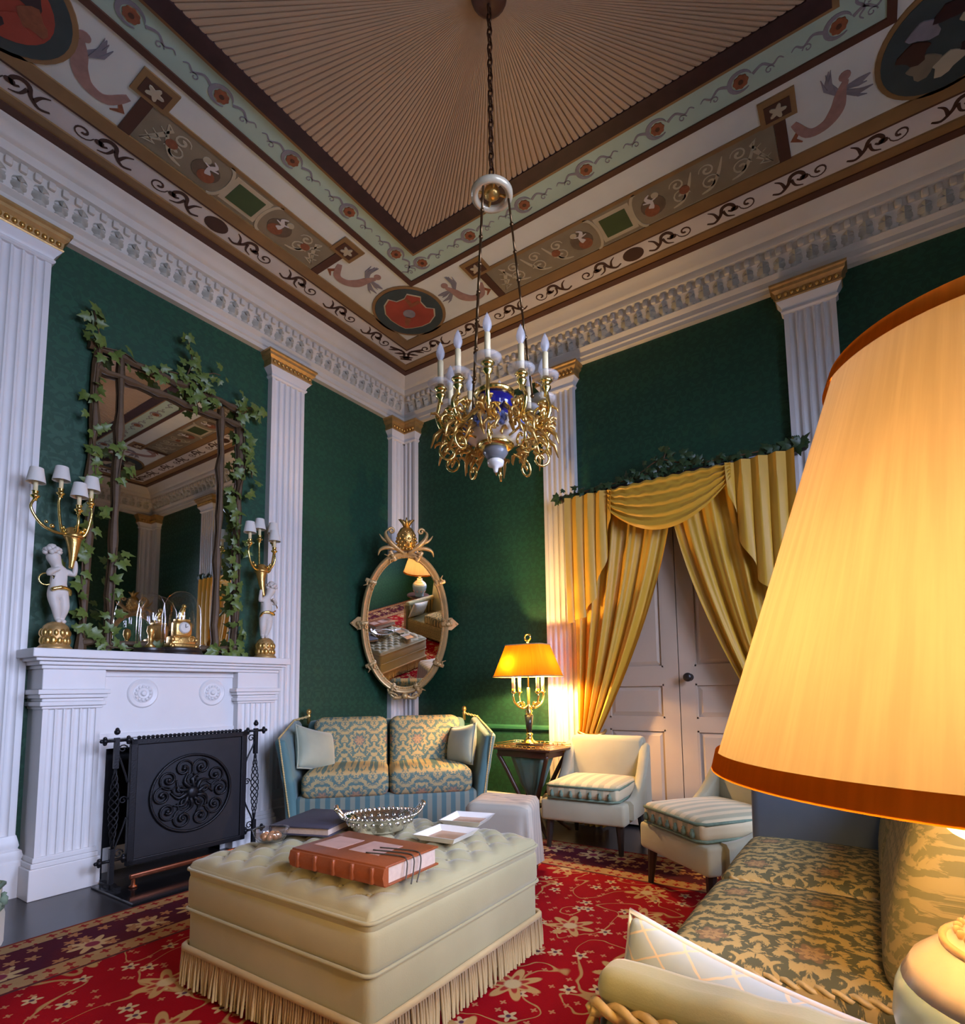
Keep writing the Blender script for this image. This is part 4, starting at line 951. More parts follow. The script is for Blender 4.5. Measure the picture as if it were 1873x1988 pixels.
for k in range(NA):
    g = bpy.data.objects.new('candle_arm', None); COL.objects.link(g); g.parent = ch
    zt = 2.135+(.0 if k % 2 else .02); rc = RC if k % 2 == 0 else RC*.93
    m = MB()
    sc = smoothpath([(.07, 2.10), (.115, 2.055), (.17, 2.00), (.205, 2.00), (.228, 2.05), (rc+.008, 2.09), (rc, zt-.02)], 5); m.tube([(q[0], 0, q[1]) for q in sc], [.011-.004*i/len(sc) for i in range(len(sc))], 7)
    m.tube([(q[0], 0, q[1]) for q in spiral((.185, 2.045), .034, .008, -PI/2, 1.3, 16)], .006, 6)
    m.lathe([(0, zt-.05), (.010, zt-.045), (.008, zt-.03), (.018, zt-.018), (.020, zt-.01), (.012, zt), (.020, zt+.008), (.026, zt+.014), (.012, zt+.018), (.014, zt+.03)], 12, (rc, 0, 0)); arm_part(k, 'scroll_arm', m, gilt_b, g)
    m = MB(); rr = random.Random(k)
    for j in range(18):
        x, y, zz = .12+.10*rr.random(), rr.uniform(-.03, .03), 1.95+.13*rr.random(); dx, dy, dz = rr.uniform(-.01, .035), rr.uniform(-.03, .03), rr.uniform(-.03, .03)
        m.tube([(x, y, zz), (x+dx*.6, y+dy*.6, zz+dz*.4+.012), (x+dx*1.2, y+dy*1.2, zz+dz), (x+dx*1.3, y+dy*1.1, zz+dz-.012)], [.005, .010, .007, .002], 6, sq=.6)
    for j in range(3): a0 = rr.uniform(0, 6); x = .14+.035*j; m.tube([(x+.0, .03*math.sin(a0), 1.99), (x+.03, .035*math.sin(a0), 1.965), (x+.045, .02*math.sin(a0), 1.92)], [.010, .008, .002], 5)
    arm_part(k, 'leaf_cluster', m, gilt, g)
    m = MB(); m.tube([(q[0], 0, q[1]) for q in spiral((.185, 1.915), .040, .010, PI/2, -1.25, 20)], .005, 6); m.tube([(.185, 0, 1.957), (.15, 0, 1.955), (.11, 0, 1.955)], .005, 6); arm_part(k, 'lower_scroll', m, gilt_b, g)
    m = MB(); m.lathe([(.012, 0), (.030, -.006), (.048, .004), (.052, .014), (.046, .008), (.028, .0), (.012, .006)], 20, (rc, 0, zt+.022)); arm_part(k, 'glass_drip_pan', m, pan_glass, g)
    m = MB(); m.lathe([(.0115, .024), (.0115, .128), (0, .129)], 12, (rc, 0, zt)); arm_part(k, 'candle_tube', m, candle_m, g)
    m = MB(); m.lathe([(.009, .128), (.009, .136), (.016, .150), (.0175, .162), (.013, .182), (.006, .198), (0, .212)], 14, (rc, 0, zt)); arm_part(k, 'flame_bulb', m, bulb_off, g)

# ================================================================== CURTAINED DOOR
gold_silk = fabric('gold_silk', (.60, .34, .03), None, 350, .12, .05, .5)
cu = thing('door_curtain', 'yellow silk curtain with swag and tails, tied back over the double door', 'curtain', (2.60, 0, 0))
ox = -2.60
def pole_r(m): m.tube([(1.79+ox, -.14, 2.455), (3.42+ox, -.14, 2.455)], .016, 8)
m = MB(); pole_r(m); 
for x in (1.78, 3.43): m.ball((x+ox, -.14, 2.455), .030, 10, 7)
m.build('curtain_pole', black_wood, cu, True)
for x in (1.84, 3.38): MB().box(x+ox-.012, x+ox+.012, -.15, 0, 2.44, 2.47).build('pole_bracket', black_wood, cu)
def drape(sign, name):
    def f(a, b):
        if b < .78:
            q = b/.78; z = 2.43-q*1.76; xin = .02-.60*q**1.6; xo = -.735; w = 1
        else:
            q = (b-.78)/.22; z = .67*(1-q)+.012*q; xin = -.58+.05*q; xo = -.735-.02*q; w = .9
        x = xo+(xin-xo)*a; wid = (xin-xo)
        ph = 2*PI*5.0*a+.6*math.sin(3*b)
        y = -.10-.026*math.sin(ph)*(.6+.4*min(1, b*2))-.008*math.sin(2.3*ph+1)-.02*math.sin(PI*a)
        return (sign*x+.0, y, z)
    m = MB().grid(f, 110, 40); return m.build(name, gold_silk, cu, True, fix=False)
drape(1, 'left_drape'); drape(-1, 'right_drape')
def tail(pts_top, bot, sign, name, nf=4):
    x0, x1 = pts_top
    def f(a, b):
        x = x0+(x1-x0)*a; zb = bot(a); z = 2.44+(zb-2.44)*b
        tri = abs(((a*nf) % 1)-.5)*2
        xx = x+.018*math.sin(2*PI*nf*a)*b-.02*b*(a-.3)
        y = -.165-.035*tri-.01*math.sin(PI*b)
        return (sign*xx, y, z)
    MB().grid(f, 72, 20).build(name, gold_silk, cu, 60, fix=False)
def tb(a):
    k = [(0, 1.48), (.35, 1.52), (.62, 1.68), (.85, 1.95), (1, 2.22)]
    for i in range(4):
        if a <= k[i+1][0]: t = (a-k[i][0])/(k[i+1][0]-k[i][0]); return k[i][1]+(k[i+1][1]-k[i][1])*t
    return k[-1][1]
tail((-.765, -.385), tb, 1, 'left_tail'); tail((-.785, -.385), tb, -1, 'right_tail')
def swag(a, b):
    x = -.42+.84*a; sag = math.sin(PI*a)**.8 if 0 < a < 1 else 0
    z = 2.445-.012*math.sin(9*PI*a)**2*(1-b)-b*(.13+.245*sag)+.05*(a-.5)*b
    fold = (b*4.6+.25*math.sin(PI*a)) % 1
    y = -.175-.030*(1-abs(fold-.5)*2)-.025*sag*b
    return (x, y, z)
MB().grid(swag, 48, 46).build('swag', gold_silk, cu, 70, fix=False)
for sg in (-1, 1):
    m = MB(); m.tube(smoothpath([(sg*-.735, -.02, .70), (sg*-.72, -.15, .68), (sg*-.63, -.17, .66), (sg*-.55, -.12, .67), (sg*-.56, -.03, .69)], 5), .012, 6); m.build('tieback', gilt, cu, True)
garland('ivy_garland', 'dark green ivy twined along the curtain pole over the yellow swag', (2.60, -.14, 2.47), [
    ([(-.82, -.01, 0), (-.4, -.02, .01), (0, -.02, .03), (.4, -.02, .01), (.84, -.01, .01)], 74, .058, .014),
    ([(-.22, -.02, .02), (-.05, -.03, .10), (.08, -.02, .06), (.22, -.02, .03)], 26, .055, .030),
    ([(-.05, -.02, .03), (.0, -.03, .13), (.03, -.03, .17)], 8, .05, .03),
    ([(.78, -.02, .0), (.84, -.02, .03)], 7, .08, .014), ([(-.80, -.02, .0), (-.86, -.02, -.01)], 5, .075, .012)], (0, -1, 0), ivy_d, 11, .006)
# ================================================================== SEATING
dam_green = damask('blue_green_damask', (.11, .185, .165), (.50, .375, .17), (.44, .20, .13), .21, 'xz')
dam_seat = damask('blue_green_damask_top', (.19, .27, .24), (.58, .45, .24), (.50, .24, .17), .21, 'xy')
teal = fabric('teal_upholstery', (.075, .17, .17), None, 300, .2, .3)
teal_str = stripes('teal_striped_skirt', (.06, .135, .14), (.20, .225, .17), .062, 'x')
gimp = plain('gold_gimp_cord', (.55, .40, .17), .6, .1, var=.3, vs=80)
pale_green = fabric('pale_sage_velvet', (.27, .31, .22), (.36, .38, .28), 250, .15, .5)
def rope(m, a, b, r, turns=None, n=None):
    a = Vector(a); b = Vector(b); L = (b-a).length; turns = turns or L/(r*6); t = (b-a).normalized(); u = t.orthogonal().normalized(); v = t.cross(u); n = n or int(turns*8)
    for k in range(2): m.tube([a.lerp(b, i/n)+(u*math.cos(2*PI*turns*i/n+PI*k)+v*math.sin(2*PI*turns*i/n+PI*k))*r*.55 for i in range(n+1)], r*.62, 5)
# ---- loveseat across the corner
ls = thing('loveseat', 'two-seat damask loveseat with flared teal arms, set across the corner', 'loveseat', (1.235*.7071-.145*.7071, -1.235*.7071-.145*.7071, .012), PI/4)
m = MB(); m.rbox(0, 0, .195, 1.18, .72, .25, .03, 2); m.build('seat_base', teal_str, ls, 40)
for sx in (-.53, .53):
    for sy in (-.30, .30): MB().lathe([(.014, 0), (.026, .03), (.03, .07)], 10, (sx, sy, 0)).build('foot', dark_wood, ls, True)
for sg in (-1, 1):
    MB().rbox(sg*.278, -.045, .385, .548, .66, .165, .05, 3, .018, 6).build('seat_cushion', dam_green, ls, True)
    def lean(x, y, z): return (x, y+z*.22, z+.012*math.cos(x*6))
    q = MB().rbox(0, 0, 0, .53, .17, .40, .06, 3, 0, 6, lambda x, y, z: (x, y*(1+.25*(1-(x/.27)**2)*(1-(z/.2)**2))+z*.25, z)); q.xf(Matrix.Translation((sg*.275, .20, .595))); q.build('back_cushion', dam_green, ls, True)
MB().rbox(0, 0, 0, 1.20, .10, .62, .04, 2, 0, 0, lambda x, y, z: (x, y+z*.16, z)).xf(Matrix.Translation((0, .315, .46))).build('backrest', teal, ls, 40)
for sg in (-1, 1):
    def fl(x, y, z): return (x+sg*(.085*((z+.33)/.66)**2), y*(1-.06*(z > .2)), z+(.045*(y/.36) if z > 0 else 0))
    a = MB().rbox(0, 0, 0, .075, .74, .66, .03, 3, 0, 5, fl).xf(Matrix.Translation((sg*.605, 0, .40))).build('flared_arm', teal, ls, True)
    m = MB(); rope(m, (sg*.69, -.365, .695), (sg*.70, .33, .775), .006); rope(m, (sg*.60, -.375, .10), (sg*.688, -.365, .69), .005); m.build('gimp_cord', gimp, a, True)
    m = MB(); m.lathe([(.012, 0), (.014, .05), (.018, .06), (.010, .07), (.020, .085), (.016, .105), (0, .115)], 12, (sg*.60, .36, .745)); m.build('post_finial', gilt, ls, True)
    m = MB(); rope(m, (sg*.60, .35, .80), (sg*.70, .30, .775), .009); m.build('arm_rope', gimp, ls, True)
def throw_pillow(name, label, loc, rot, sx, sz, th, mat, group=None, piping=None):
    # corner-pinched square pillow; local x width, z height, y thickness
    def f(x, y, z):
        u, w = x/(sx/2), z/(sz/2); p = (1-u*u)*(1-w*w); e = 1-.10*(1-u*u)*abs(w)**3-.0
        return (x*(1-.09*(1-w*w)*abs(u)**3), y*(.10+.9*max(0, p)**.45), z*(1-.09*(1-u*u)*abs(w)**3))
    t = thing(name, label, 'pillow', loc, 0, group); t.rotation_euler = rot
    MB().rbox(0, 0, 0, sx, th, sz, th*.3, 2, 0, 10, f).build('pillow_cover', mat, t, True)
    if piping:
        P = [(-1, -1), (1, -1), (1, 1), (-1, 1)]; pts = []
        for k in range(4):
            a, b = P[k], P[(k+1) % 4]
            for i in range(10):
                u, w = a[0]+(b[0]-a[0])*i/10, a[1]+(b[1]-a[1])*i/10
                pts.append((u*sx/2*(1-.09*(1-w*w)*abs(u)**3), 0, w*sz/2*(1-.09*(1-u*u)*abs(w)**3)))
        MB().tube(pts, .006, 6, closed=True).build('piping', piping, t, True)
    return t
def ls_pt(x, y, z): c = math.cos(PI/4); return (ls.location.x+c*x-c*y, ls.location.y+c*x+c*y, z)
throw_pillow('throw_pillow', 'pale sage pillow leaning on the loveseat arm nearest the fireplace', ls_pt(-.50, -.06, .60), (math.radians(-18), math.radians(14), PI/4+math.radians(52)), .36, .30, .15, pale_green, 'sage pillows on the loveseat', pale_green)
throw_pillow('throw_pillow', 'sage pillow standing against the loveseat arm nearest the corner lamp', ls_pt(.52, -.06, .60), (math.radians(-12), math.radians(-8), PI/4-math.radians(66)), .34, .29, .13, pale_green, 'sage pillows on the loveseat', pale_green)

# ---- pair of low armchairs with striped cushions
oat = fabric('oatmeal_upholstery', (.35, .33, .215), (.41, .39, .27), 260, .08, .3)
cushion_str = stripes('cream_striped_silk', (.36, .34, .21), (.60, .49, .29), .072, 'x')
green_fringe = plain('green_fringe', (.13, .19, .13), .8, var=.4, vs=60)
pale_fr = plain('cream_tassel', (.55, .52, .46), .8, var=.3, vs=60)
TASSEL = None
def armchair(label, loc, rz, group='low armchairs with striped cushions', backh=.66):
    t = thing('low_armchair', label, 'armchair', loc, rz, group)
    w, d = .54, .54
    MB().rbox(0, 0, .235, w, d, .13, .02, 2).build('seat_base', oat, t, 40)
    MB().rbox(0, .245, .43, w-.02, .09, .46, .035, 3, 0, 2, lambda x, y, z: (x, y+max(0, z)*.14, z)).build('backrest', oat, t, True)
    for sg in (-1, 1):
        # arm sweeps down from the back to the front
        vs = []; fs = []; n = 12
        for i in range(n+1):
            q = i/n; y = .24-.42*q; top = .31+.31*(1-q)**2.6; th = .034
            for (dx, z) in ((-th, .20), (th, .20), (th, top-.02), (th*.5, top), (-th*.5, top), (-th, top-.02)): vs.append((sg*(w/2-.005)+dx, y, z))
        for i in range(n):
            for j in range(6): fs.append((6*i+j, 6*i+(j+1) % 6, 6*i+6+(j+1) % 6, 6*i+6+j))
        fs += [tuple(range(6)), tuple(6*n+j for j in reversed(range(6)))]
        MB().add(vs, fs).build('swept_arm', oat, t, 50)
    c = MB().rbox(0, -.035, .355, w-.07, d-.07, .10, .035, 3, .018, 5).build('seat_cushion', cushion_str, t, True)
    m = MB(); hx, y0, y1 = (w-.07)/2, -.035-(d-.07)/2, -.035+(d-.07)/2
    for z, r in ((.385, .008), (.312, .007)): m.tube([(hx-.01, y1-.02, z), (hx, y0+.03, z), (hx-.03, y0-.003, z), (-hx+.03, y0-.003, z), (-hx, y0+.03, z), (-hx+.01, y1-.02, z)], r, 6)
    m.build('green_welt', green_fringe, c, True)
    global TASSEL
    if TASSEL is None:
        TASSEL = MB().lathe([(0, -.030), (.012, -.028), (.013, -.008), (.006, 0), (.009, .006), (0, .012)], 7).mesh('tassel', True); TASSEL.materials.append(green_fringe)
    for k in range(7): link('tassel', TASSEL, c, (-hx+.05+(2*hx-.1)*k/6, y0-.010, .352))
    for sx in (-1, 1):
        for sy in (-1, 1): MB().tube([(sx*.225, sy*.22, .175), (sx*.232, sy*.235, 0)], [.026, .014], 8).build('leg', black_wood, t, 40)
    return t
armchair('oatmeal armchair with striped cushion beside the corner lamp table', (2.155, -.50, .012), math.radians(4))
armchair('oatmeal armchair with striped cushion turned beside the sofa, partly behind the large shade', (3.02, -1.02, .012), math.radians(-39))
armchair('pale armchair showing only its edge at the left of the photo', (1.355, -3.615, .012), math.radians(150))

# ---- draped stool
st = thing('draped_stool', 'small stool under a pale striped cloth behind the ottoman', 'stool', (1.98, -1.33, .012), math.radians(20))
for sx in (-.15, .15):
    for sy in (-.12, .12): MB().tube([(sx, sy, 0), (sx, sy, .36)], [.014, .02], 8).build('leg', dark_wood, st, 40)
MB().rbox(0, 0, .355, .33, .30, .05, .015, 2).build('stool_seat', dark_wood, st, 40)
cloth_m = stripes('pale_striped_cloth', (.38, .345, .275), (.50, .44, .34), .05, 'y')
def cloth(a, b):
    th = 2*PI*a; c, s = math.cos(th), math.sin(th); e = .3
    bx = math.copysign(abs(c)**e, c)*.180; by = math.copysign(abs(s)**e, s)*.165
    if b < .35: q = b/.35; r = q; return (bx*r*.97, by*r*.97, .402-.016*q**6+.006*math.cos(3*th)*q)
    q = (b-.35)/.65; wv = 1+(.03+.05*q)*math.sin(11*th+2*math.sin(th))
    drop = .30+.04*math.sin(4*th+.7); return (bx*(1+.05*q)*(1+(wv-1)*q), by*(1+.05*q)*(1+(wv-1)*q), .386-drop*q)
MB().grid(cloth, 88, 18).build('draped_cloth', cloth_m, st, True)

# ---- tufted ottoman with bullion fringe
velvet = fabric('sage_gold_velvet', (.27, .24, .118), (.32, .285, .155), 240, .08, .3)
OX, OY = .89, .875
ot = thing('tufted_ottoman', 'large square buttoned ottoman in pale sage velvet with long fringe', 'ottoman', (2.125, -2.4375, .012))
sp = .118
def tz(x, y):
    u, v = abs(x)/(OX/2), abs(y)/(OY/2)
    base = .412+.028*(1-u**6)*(1-v**6)
    # diamond tufting: creases on two diagonals families, buttons at their crossings
    a = (x+y)/sp; b = (x-y)/sp
    ca, cb = abs(a-round(a)), abs(b-round(b))
    pil = .026*(math.sin(PI*ca)**.6)*(math.sin(PI*cb)**.6) if ca > 0 and cb > 0 else 0
    edge = min(1, (1-u)*6)*min(1, (1-v)*6)
    return base-.014*edge+pil*edge
def topf(a, b):
    x, y = OX*(a-.5), OY*(b-.5); z = tz(x, y)
    d = min(OX/2-abs(x), OY/2-abs(y)); r = .028
    if d < r: z -= r-math.sqrt(max(0, r*r-(r-d)**2))
    return (x, y, z)
cs = MB().grid(topf, 96, 96)
cs.build('tufted_top', velvet, ot, True)
def slab(z0, z1, e): return MB().rbox(0, 0, (z0+z1)/2, OX+2*e, OY+2*e, z1-z0, .03, 3)
slab(.345, .4035, .004).build('top_boxing', velvet, ot, True); slab(.245, .375, .006).build('upper_side', velvet, ot, True); slab(.03, .27, .0).build('lower_side', velvet, ot, True)
def loop_pts(e, z, r=.03, n=4):
    pts = []
    for (sx, sy, a0) in ((1, -1, -PI/2), (1, 1, 0), (-1, 1, PI/2), (-1, -1, PI)):
        for i in range(n+1): a = a0+PI/2*i/n; pts.append((sx*(OX/2+e-r)+r*math.cos(a), sy*(OY/2+e-r)+r*math.sin(a), z))
    return pts
for z in (.385, .255): MB().tube(loop_pts(.007, z), .006, 6, closed=True).build('piping', velvet, ot, True)
m = MB()
for i in range(-8, 9):
    for j in range(-8, 9):
        x, y = (i+j)*sp/2, (i-j)*sp/2
        if abs(x) < OX/2-.06 and abs(y) < OY/2-.06: m.ball((x, y, tz(x, y)+.003), .009, 8, 5, sz=.5)
m.build('buttons', velvet, ot, True)['kind'] = 'stuff'
bull = fabric('gold_bullion_fringe', (.34, .245, .10), (.44, .33, .16), 120, .25, .2)
m = MB(); rr = random.Random(9); rr2 = rr
for side in range(4):
    L = OX if side % 2 == 0 else OY; n = int(L/.0115)
    for i in range(n):
        t = -L/2+L*(i+.5)/n+rr.uniform(-.002, .002); o_ = (OY if side % 2 == 0 else OX)/2+.011; fl = rr.uniform(-.002, .007); zb = rr.uniform(.012, .022); sw = rr.uniform(-.006, .006)
        P = [(t, o_, .128), (t+sw*.4, o_+.004+fl*.5, .07), (t+sw, o_+.006+fl, zb)]
        P = [(p[0], -p[1], p[2]) if side == 0 else (p[1], p[0], p[2]) if side == 1 else (-p[0], p[1], p[2]) if side == 2 else (-p[1], -p[0], p[2]) for p in P]
        m.tube(P, [.0048, .0056, .0042], 5)
m.build('bullion_fringe', bull, ot, True, fix=False)['kind'] = 'stuff'
m = MB(); LP = loop_pts(.011, .130); 
m.tube(LP, .010, 6, closed=True, sq=1.3); m.build('fringe_heading', bull, ot, True)

# ---- things on the ottoman
TZ = .468
bk = thing('leather_book', 'large old tan leather book with ribbon markers, nearest on the ottoman', 'book', (2.365, -2.70, TZ), math.radians(2))
bw, bd, bh = .385, .235, .056
MB().rbox(0, 0, .003, bw, bd, .006, .002, 1).build('lower_cover', leather, bk, 30); MB().rbox(0, 0, bh-.003, bw, bd, .006, .002, 1).build('upper_cover', leather, bk, 30)
MB().box(-bw/2+.008, bw/2-.008, -bd/2+.012, bd/2-.008, .006, bh-.006).build('page_block', pages, bk)
sp_ = MB(); sp_.prism([(-bd/2+.012, .001), (-bd/2-.006, .006), (-bd/2-.012, bh/2), (-bd/2-.006, bh-.006), (-bd/2+.012, bh-.001)], -bw/2, bw/2, lambda u, v, h: (h, u, v)); s_ = sp_.build('spine', leather, bk, 50)
m = MB()
for k in range(5): x = -bw/2+.04+(bw-.08)*k/4; m.rbox(x, -bd/2-.010, bh/2, .012, .012, bh*.8, .004, 1)
m.build('spine_bands', leather, s_, 30)
m = MB(); m.box(-bw/2+.03, -bw/2+.14, -.06, .05, bh, bh+.0008).box(-.02, .10, -.05, .06, bh, bh+.0008); m.build('pale_patch', plain('pale_leather', (.50, .30, .24), .5, var=.3, vs=20), bk)  # two paler patches on the upper cover
rib = plain('dark_ribbon', (.05, .045, .035), .6)
for k in range(3):
    x = bw/2; y = -.03+.03*k; m = MB(); m.tube(smoothpath([(x-.14, y-.02, bh+.002), (x-.03, y, bh+.003), (x+.003, y-.004, bh-.004), (x+.008, y-.01, .02), (x+.012+.004*k, y-.02-.01*k, -.012 if k else .004)], 6), .0022, 5); m.build('ribbon_marker', rib, bk, True)
db = thing('dark_book', 'dark blue cloth-bound book lying flat behind the glass bowl', 'book', (1.835, -2.44, TZ), math.radians(20))
MB().rbox(0, 0, .003, .25, .30, .006, .002, 1).build('lower_cover', navy, db, 30); MB().rbox(0, 0, .031, .25, .30, .006, .002, 1).build('upper_cover', navy, db, 30)
MB().box(-.118, .118, -.143, .143, .006, .028).build('page_block', pages, db)
MB().rbox(-.123, 0, .017, .008, .30, .034, .003, 1).build('spine', navy, db, 30)
sb = thing('silver_basket', 'oval silver basket with pierced rim and two handles on the ottoman', 'basket', (2.085, -2.36, TZ), math.radians(48))
m = MB().lathe([(.0, .004), (.085, .004), (.095, 0), (.10, .006), (.108, .022), (.128, .045), (.142, .052), (.146, .060), (.138, .058), (.122, .050), (.100, .026), (.088, .014), (0, .012)], 48, sy=.74, flute=24, fa=.012); m.build('silver_bowl', silver, sb, True)
m = MB()
for k in range(48): a = 2*PI*k/48; m.ball((.142*math.cos(a), .142*.74*math.sin(a), .060), .007, 6, 5)
for k in range(24): a = 2*PI*k/24; m.ball((.118*math.cos(a), .118*.74*math.sin(a), .036), .010, 6, 5, sz=1.2)
m.build('beaded_rim', silver, sb, True)
for sg in (-1, 1):
    m = MB(); m.tube(smoothpath([(sg*.138, -.030, .058), (sg*.160, -.028, .085), (sg*.168, 0, .095), (sg*.160, .028, .085), (sg*.138, .030, .058)], 5), .006, 6)
    for q in (-.02, 0, .02): m.ball((sg*.164, q, .092), .010, 7, 5)
    m.build('handle', silver, sb, True)
gb = thing('glass_bowl', 'small clear glass bowl holding amber sweets at the ottoman corner', 'bowl', (1.855, -2.675, TZ))
MB().lathe([(0, .006), (.040, .006), (.052, .018), (.060, .040), (.064, .042), (.056, .018), (.044, 0), (0, 0)], 28).build('glass_body', bobeche_glass, gb, True)
m = MB(); rr = random.Random(4)
for k in range(9): a = 2*PI*k/8; r = .0 if k == 8 else .026; m.ball((r*math.cos(a), r*math.sin(a), .017), .012, 8, 6)
m.build('amber_sweets', plain('amber_sweet', (.60, .28, .12), .25, .3, var=.3), gb, True)['kind'] = 'stuff'
tray_in = plain('gilt_lined_tray', (.62, .36, .20), .25, .35, var=.25, vs=25)
for lab, loc, rz in (('small square white dish with gilt inside, nearer the ottoman edge', (2.375, -2.315, TZ), 6), ('small square white dish with gilt inside, farther from the book', (2.30, -2.085, TZ), 14)):
    t = thing('square_dish', lab, 'dish', loc, math.radians(rz), 'two square dishes on the ottoman')
    a, b, h = .068, .088, .022
    vs = [(sx*q, sy*q, z) for (q, z) in ((a, 0), (b, h), (b-.004, h), (a-.004, .004)) for (sx, sy) in ((-1,-1),(1,-1),(1,1),(-1,1))]
    fs = [(0,1,2,3)]+[(4*i+k, 4*i+(k+1) % 4, 4*i+4+(k+1) % 4, 4*i+4+k) for i in range(2) for k in range(4)]
    MB().add(vs, fs+[(8+k, 8+(k+1) % 4, 12+(k+1) % 4, 12+k) for k in range(4)]+[(15, 14, 13, 12)]).build('dish_body', porcelain, t)
    MB().box(-a+.006, a-.006, -a+.006, a-.006, .004, .0055).build('gilt_centre', tray_in, t)

# ---- corner table with sewing pouch and brass candelabrum lamp
tb_ = thing('work_table', 'small mahogany work table with brass gallery and hanging green silk pouch', 'table', (1.615, -.385, 0), math.radians(-4))
MB().rbox(0, 0, .577, .53, .36, .016, .006, 2).build('tabletop', dark_wood, tb_, 40)
m = MB()
for z in (.592, .606): m.tube([(-.26, .175, z), (-.26, -.175, z), (.26, -.175, z), (.26, .175, z)], .003, 5, closed=True)
for k in range(15):
    for y in (-.175, .175): m.lathe([(.004, .585), (.003, .606)], 6, (-.26+.52*k/14, y, 0))
m.build('brass_gallery', gilt_b, tb_, True)
MB().rbox(0, 0, .545, .42, .28, .05, .006, 1).build('apron', dark_wood, tb_, 30)
pouch_m = fabric('green_silk_pouch', (.045, .10, .075), (.07, .14, .10), 200, .2, .5, .4)
MB().lathe([(.0, .22), (.04, .24), (.09, .32), (.14, .45), (.17, .53)], 40, flute=16, fa=.05, sy=.75).build('silk_pouch', pouch_m, tb_, True)
for sx in (-1, 1):
    for sy in (-1, 1): MB().tube(smoothpath([(sx*.21, sy*.13, .54), (sx*.13, sy*.08, .36), (sx*.07, sy*.05, .18), (sx*.16, sy*.12, .05), (sx*.22, sy*.15, .0)], 5), [.016]*16+[.012]*5, 7).build('leg', dark_wood, tb_, True)
MB().rbox(0, 0, .17, .16, .12, .02, .006, 1).build('stretcher', dark_wood, tb_, 30)
lp = thing('candelabrum_lamp', 'lit brass candelabrum lamp with yellow rectangular shade on the corner table', 'lamp', (1.605, -.40, .585))
MB().rbox(0, 0, .012, .16, .12, .024, .004, 1).build('plinth', black_wood, lp, 30)
m = MB().lathe([(.07, .024), (.055, .034), (.03, .05), (.02, .075), (.028, .09), (.018, .10)], 20); m.lathe([(.030, .225), (.020, .24), (.03, .255), (.014, .27), (.02, .285), (.010, .30), (.012, .42), (0, .43)], 16); m.build('brass_stem', gilt_b, lp, True)
MB().lathe([(.018, .10), (.033, .225), (0, .226)], 16).build('black_column', plain('black_marble_column', (.015, .02, .02), .2), lp, True)
for k in range(4):
    a = PI/4+PI/2*k+.3; dx, dy = math.cos(a), math.sin(a); g = bpy.data.objects.new('candle_arm', None); COL.objects.link(g); g.parent = lp
    m = MB(); m.tube(smoothpath([(0, 0, .30), (dx*.05, dy*.05, .275), (dx*.11, dy*.11, .31), (dx*.13, dy*.13, .36), (dx*.125, dy*.125, .385)], 6), .007, 7); m.tube([(dx*q[0], dy*q[0], q[1]) for q in spiral((.075, .30), .025, .006, 0, 1.3, 12)], .005, 5); m.lathe([(.008, .38), (.022, .392), (.014, .40), (.014, .415)], 12, (dx*.125, dy*.125, 0)); m.build('scroll_arm', gilt_b, g, True)
    MB().lathe([(.012, .415), (.012, .50), (0, .501)], 12, (dx*.125, dy*.125, 0)).build('candle_tube', candle_m, g, True)
    MB().lathe([(.010, .50), (.018, .525), (.010, .55), (0, .565)], 10, (dx*.125, dy*.125, 0)).build('glowing_bulb', emit('warm_bulb', (1, .72, .32), 14.), g, True)
yel_sh = shade_cloth('yellow_card_shade', (.50, .26, .02), (.060, .0165, .0004))
zb, zt = .505, .735; bx, by, tx, ty = .232, .165, .150, .10
vs = []; N = 40
def rr_pt(a, hx, hy, e=.35): c, s = math.cos(a), math.sin(a); return (math.copysign(abs(c)**e, c)*hx, math.copysign(abs(s)**e, s)*hy)
for (z, hx, hy) in ((zb, bx, by), (zt, tx, ty)):
    for k in range(N): x, y = rr_pt(2*PI*(k+.5)/N, hx, hy); vs.append((x, y, z))
sh = MB().add(vs, [(k, (k+1) % N, N+(k+1) % N, N+k) for k in range(N)]); sh.build('yellow_shade', yel_sh, lp, 30)
m = MB(); m.tube([vs[k] for k in range(N)], .005, 5, closed=True); m.tube([vs[N+k] for k in range(N)], .005, 5, closed=True); m.build('shade_braid', gimp, lp, True)
m = MB(); m.tube([(0, 0, .43), (0, 0, .755)], .006, 6); m.ball((0, 0, .76), .012, 8, 6); m.tube([(.024*math.cos(a), 0, .792+.024*math.sin(a)) for a in [2*PI*i/16 for i in range(16)]], .007, 6, closed=True)
for sg in (-1, 1): m.tube([(0, 0, zt-.004), (sg*tx, 0, zt-.004)], .003, 5); m.tube([(0, 0, zt-.004), (0, sg*ty, zt-.004)], .003, 5)
m.build('ring_finial', gilt_b, lp, True)
def bulb(name, loc, e, col, r=.03):
    l = bpy.data.lights.new(name, 'POINT'); l.energy = e; l.color = col; l.shadow_soft_size = r
    o = bpy.data.objects.new(name, l); COL.objects.link(o); o.location = loc; return o
bulb('corner_lamp_bulb', (1.605-.09, -.42-.075, 1.175), 20., (1, .60, .22), .02)
bulb('corner_lamp_bulb', (1.605+.08, -.42+.03, 1.175), 22., (1, .60, .22), .02)

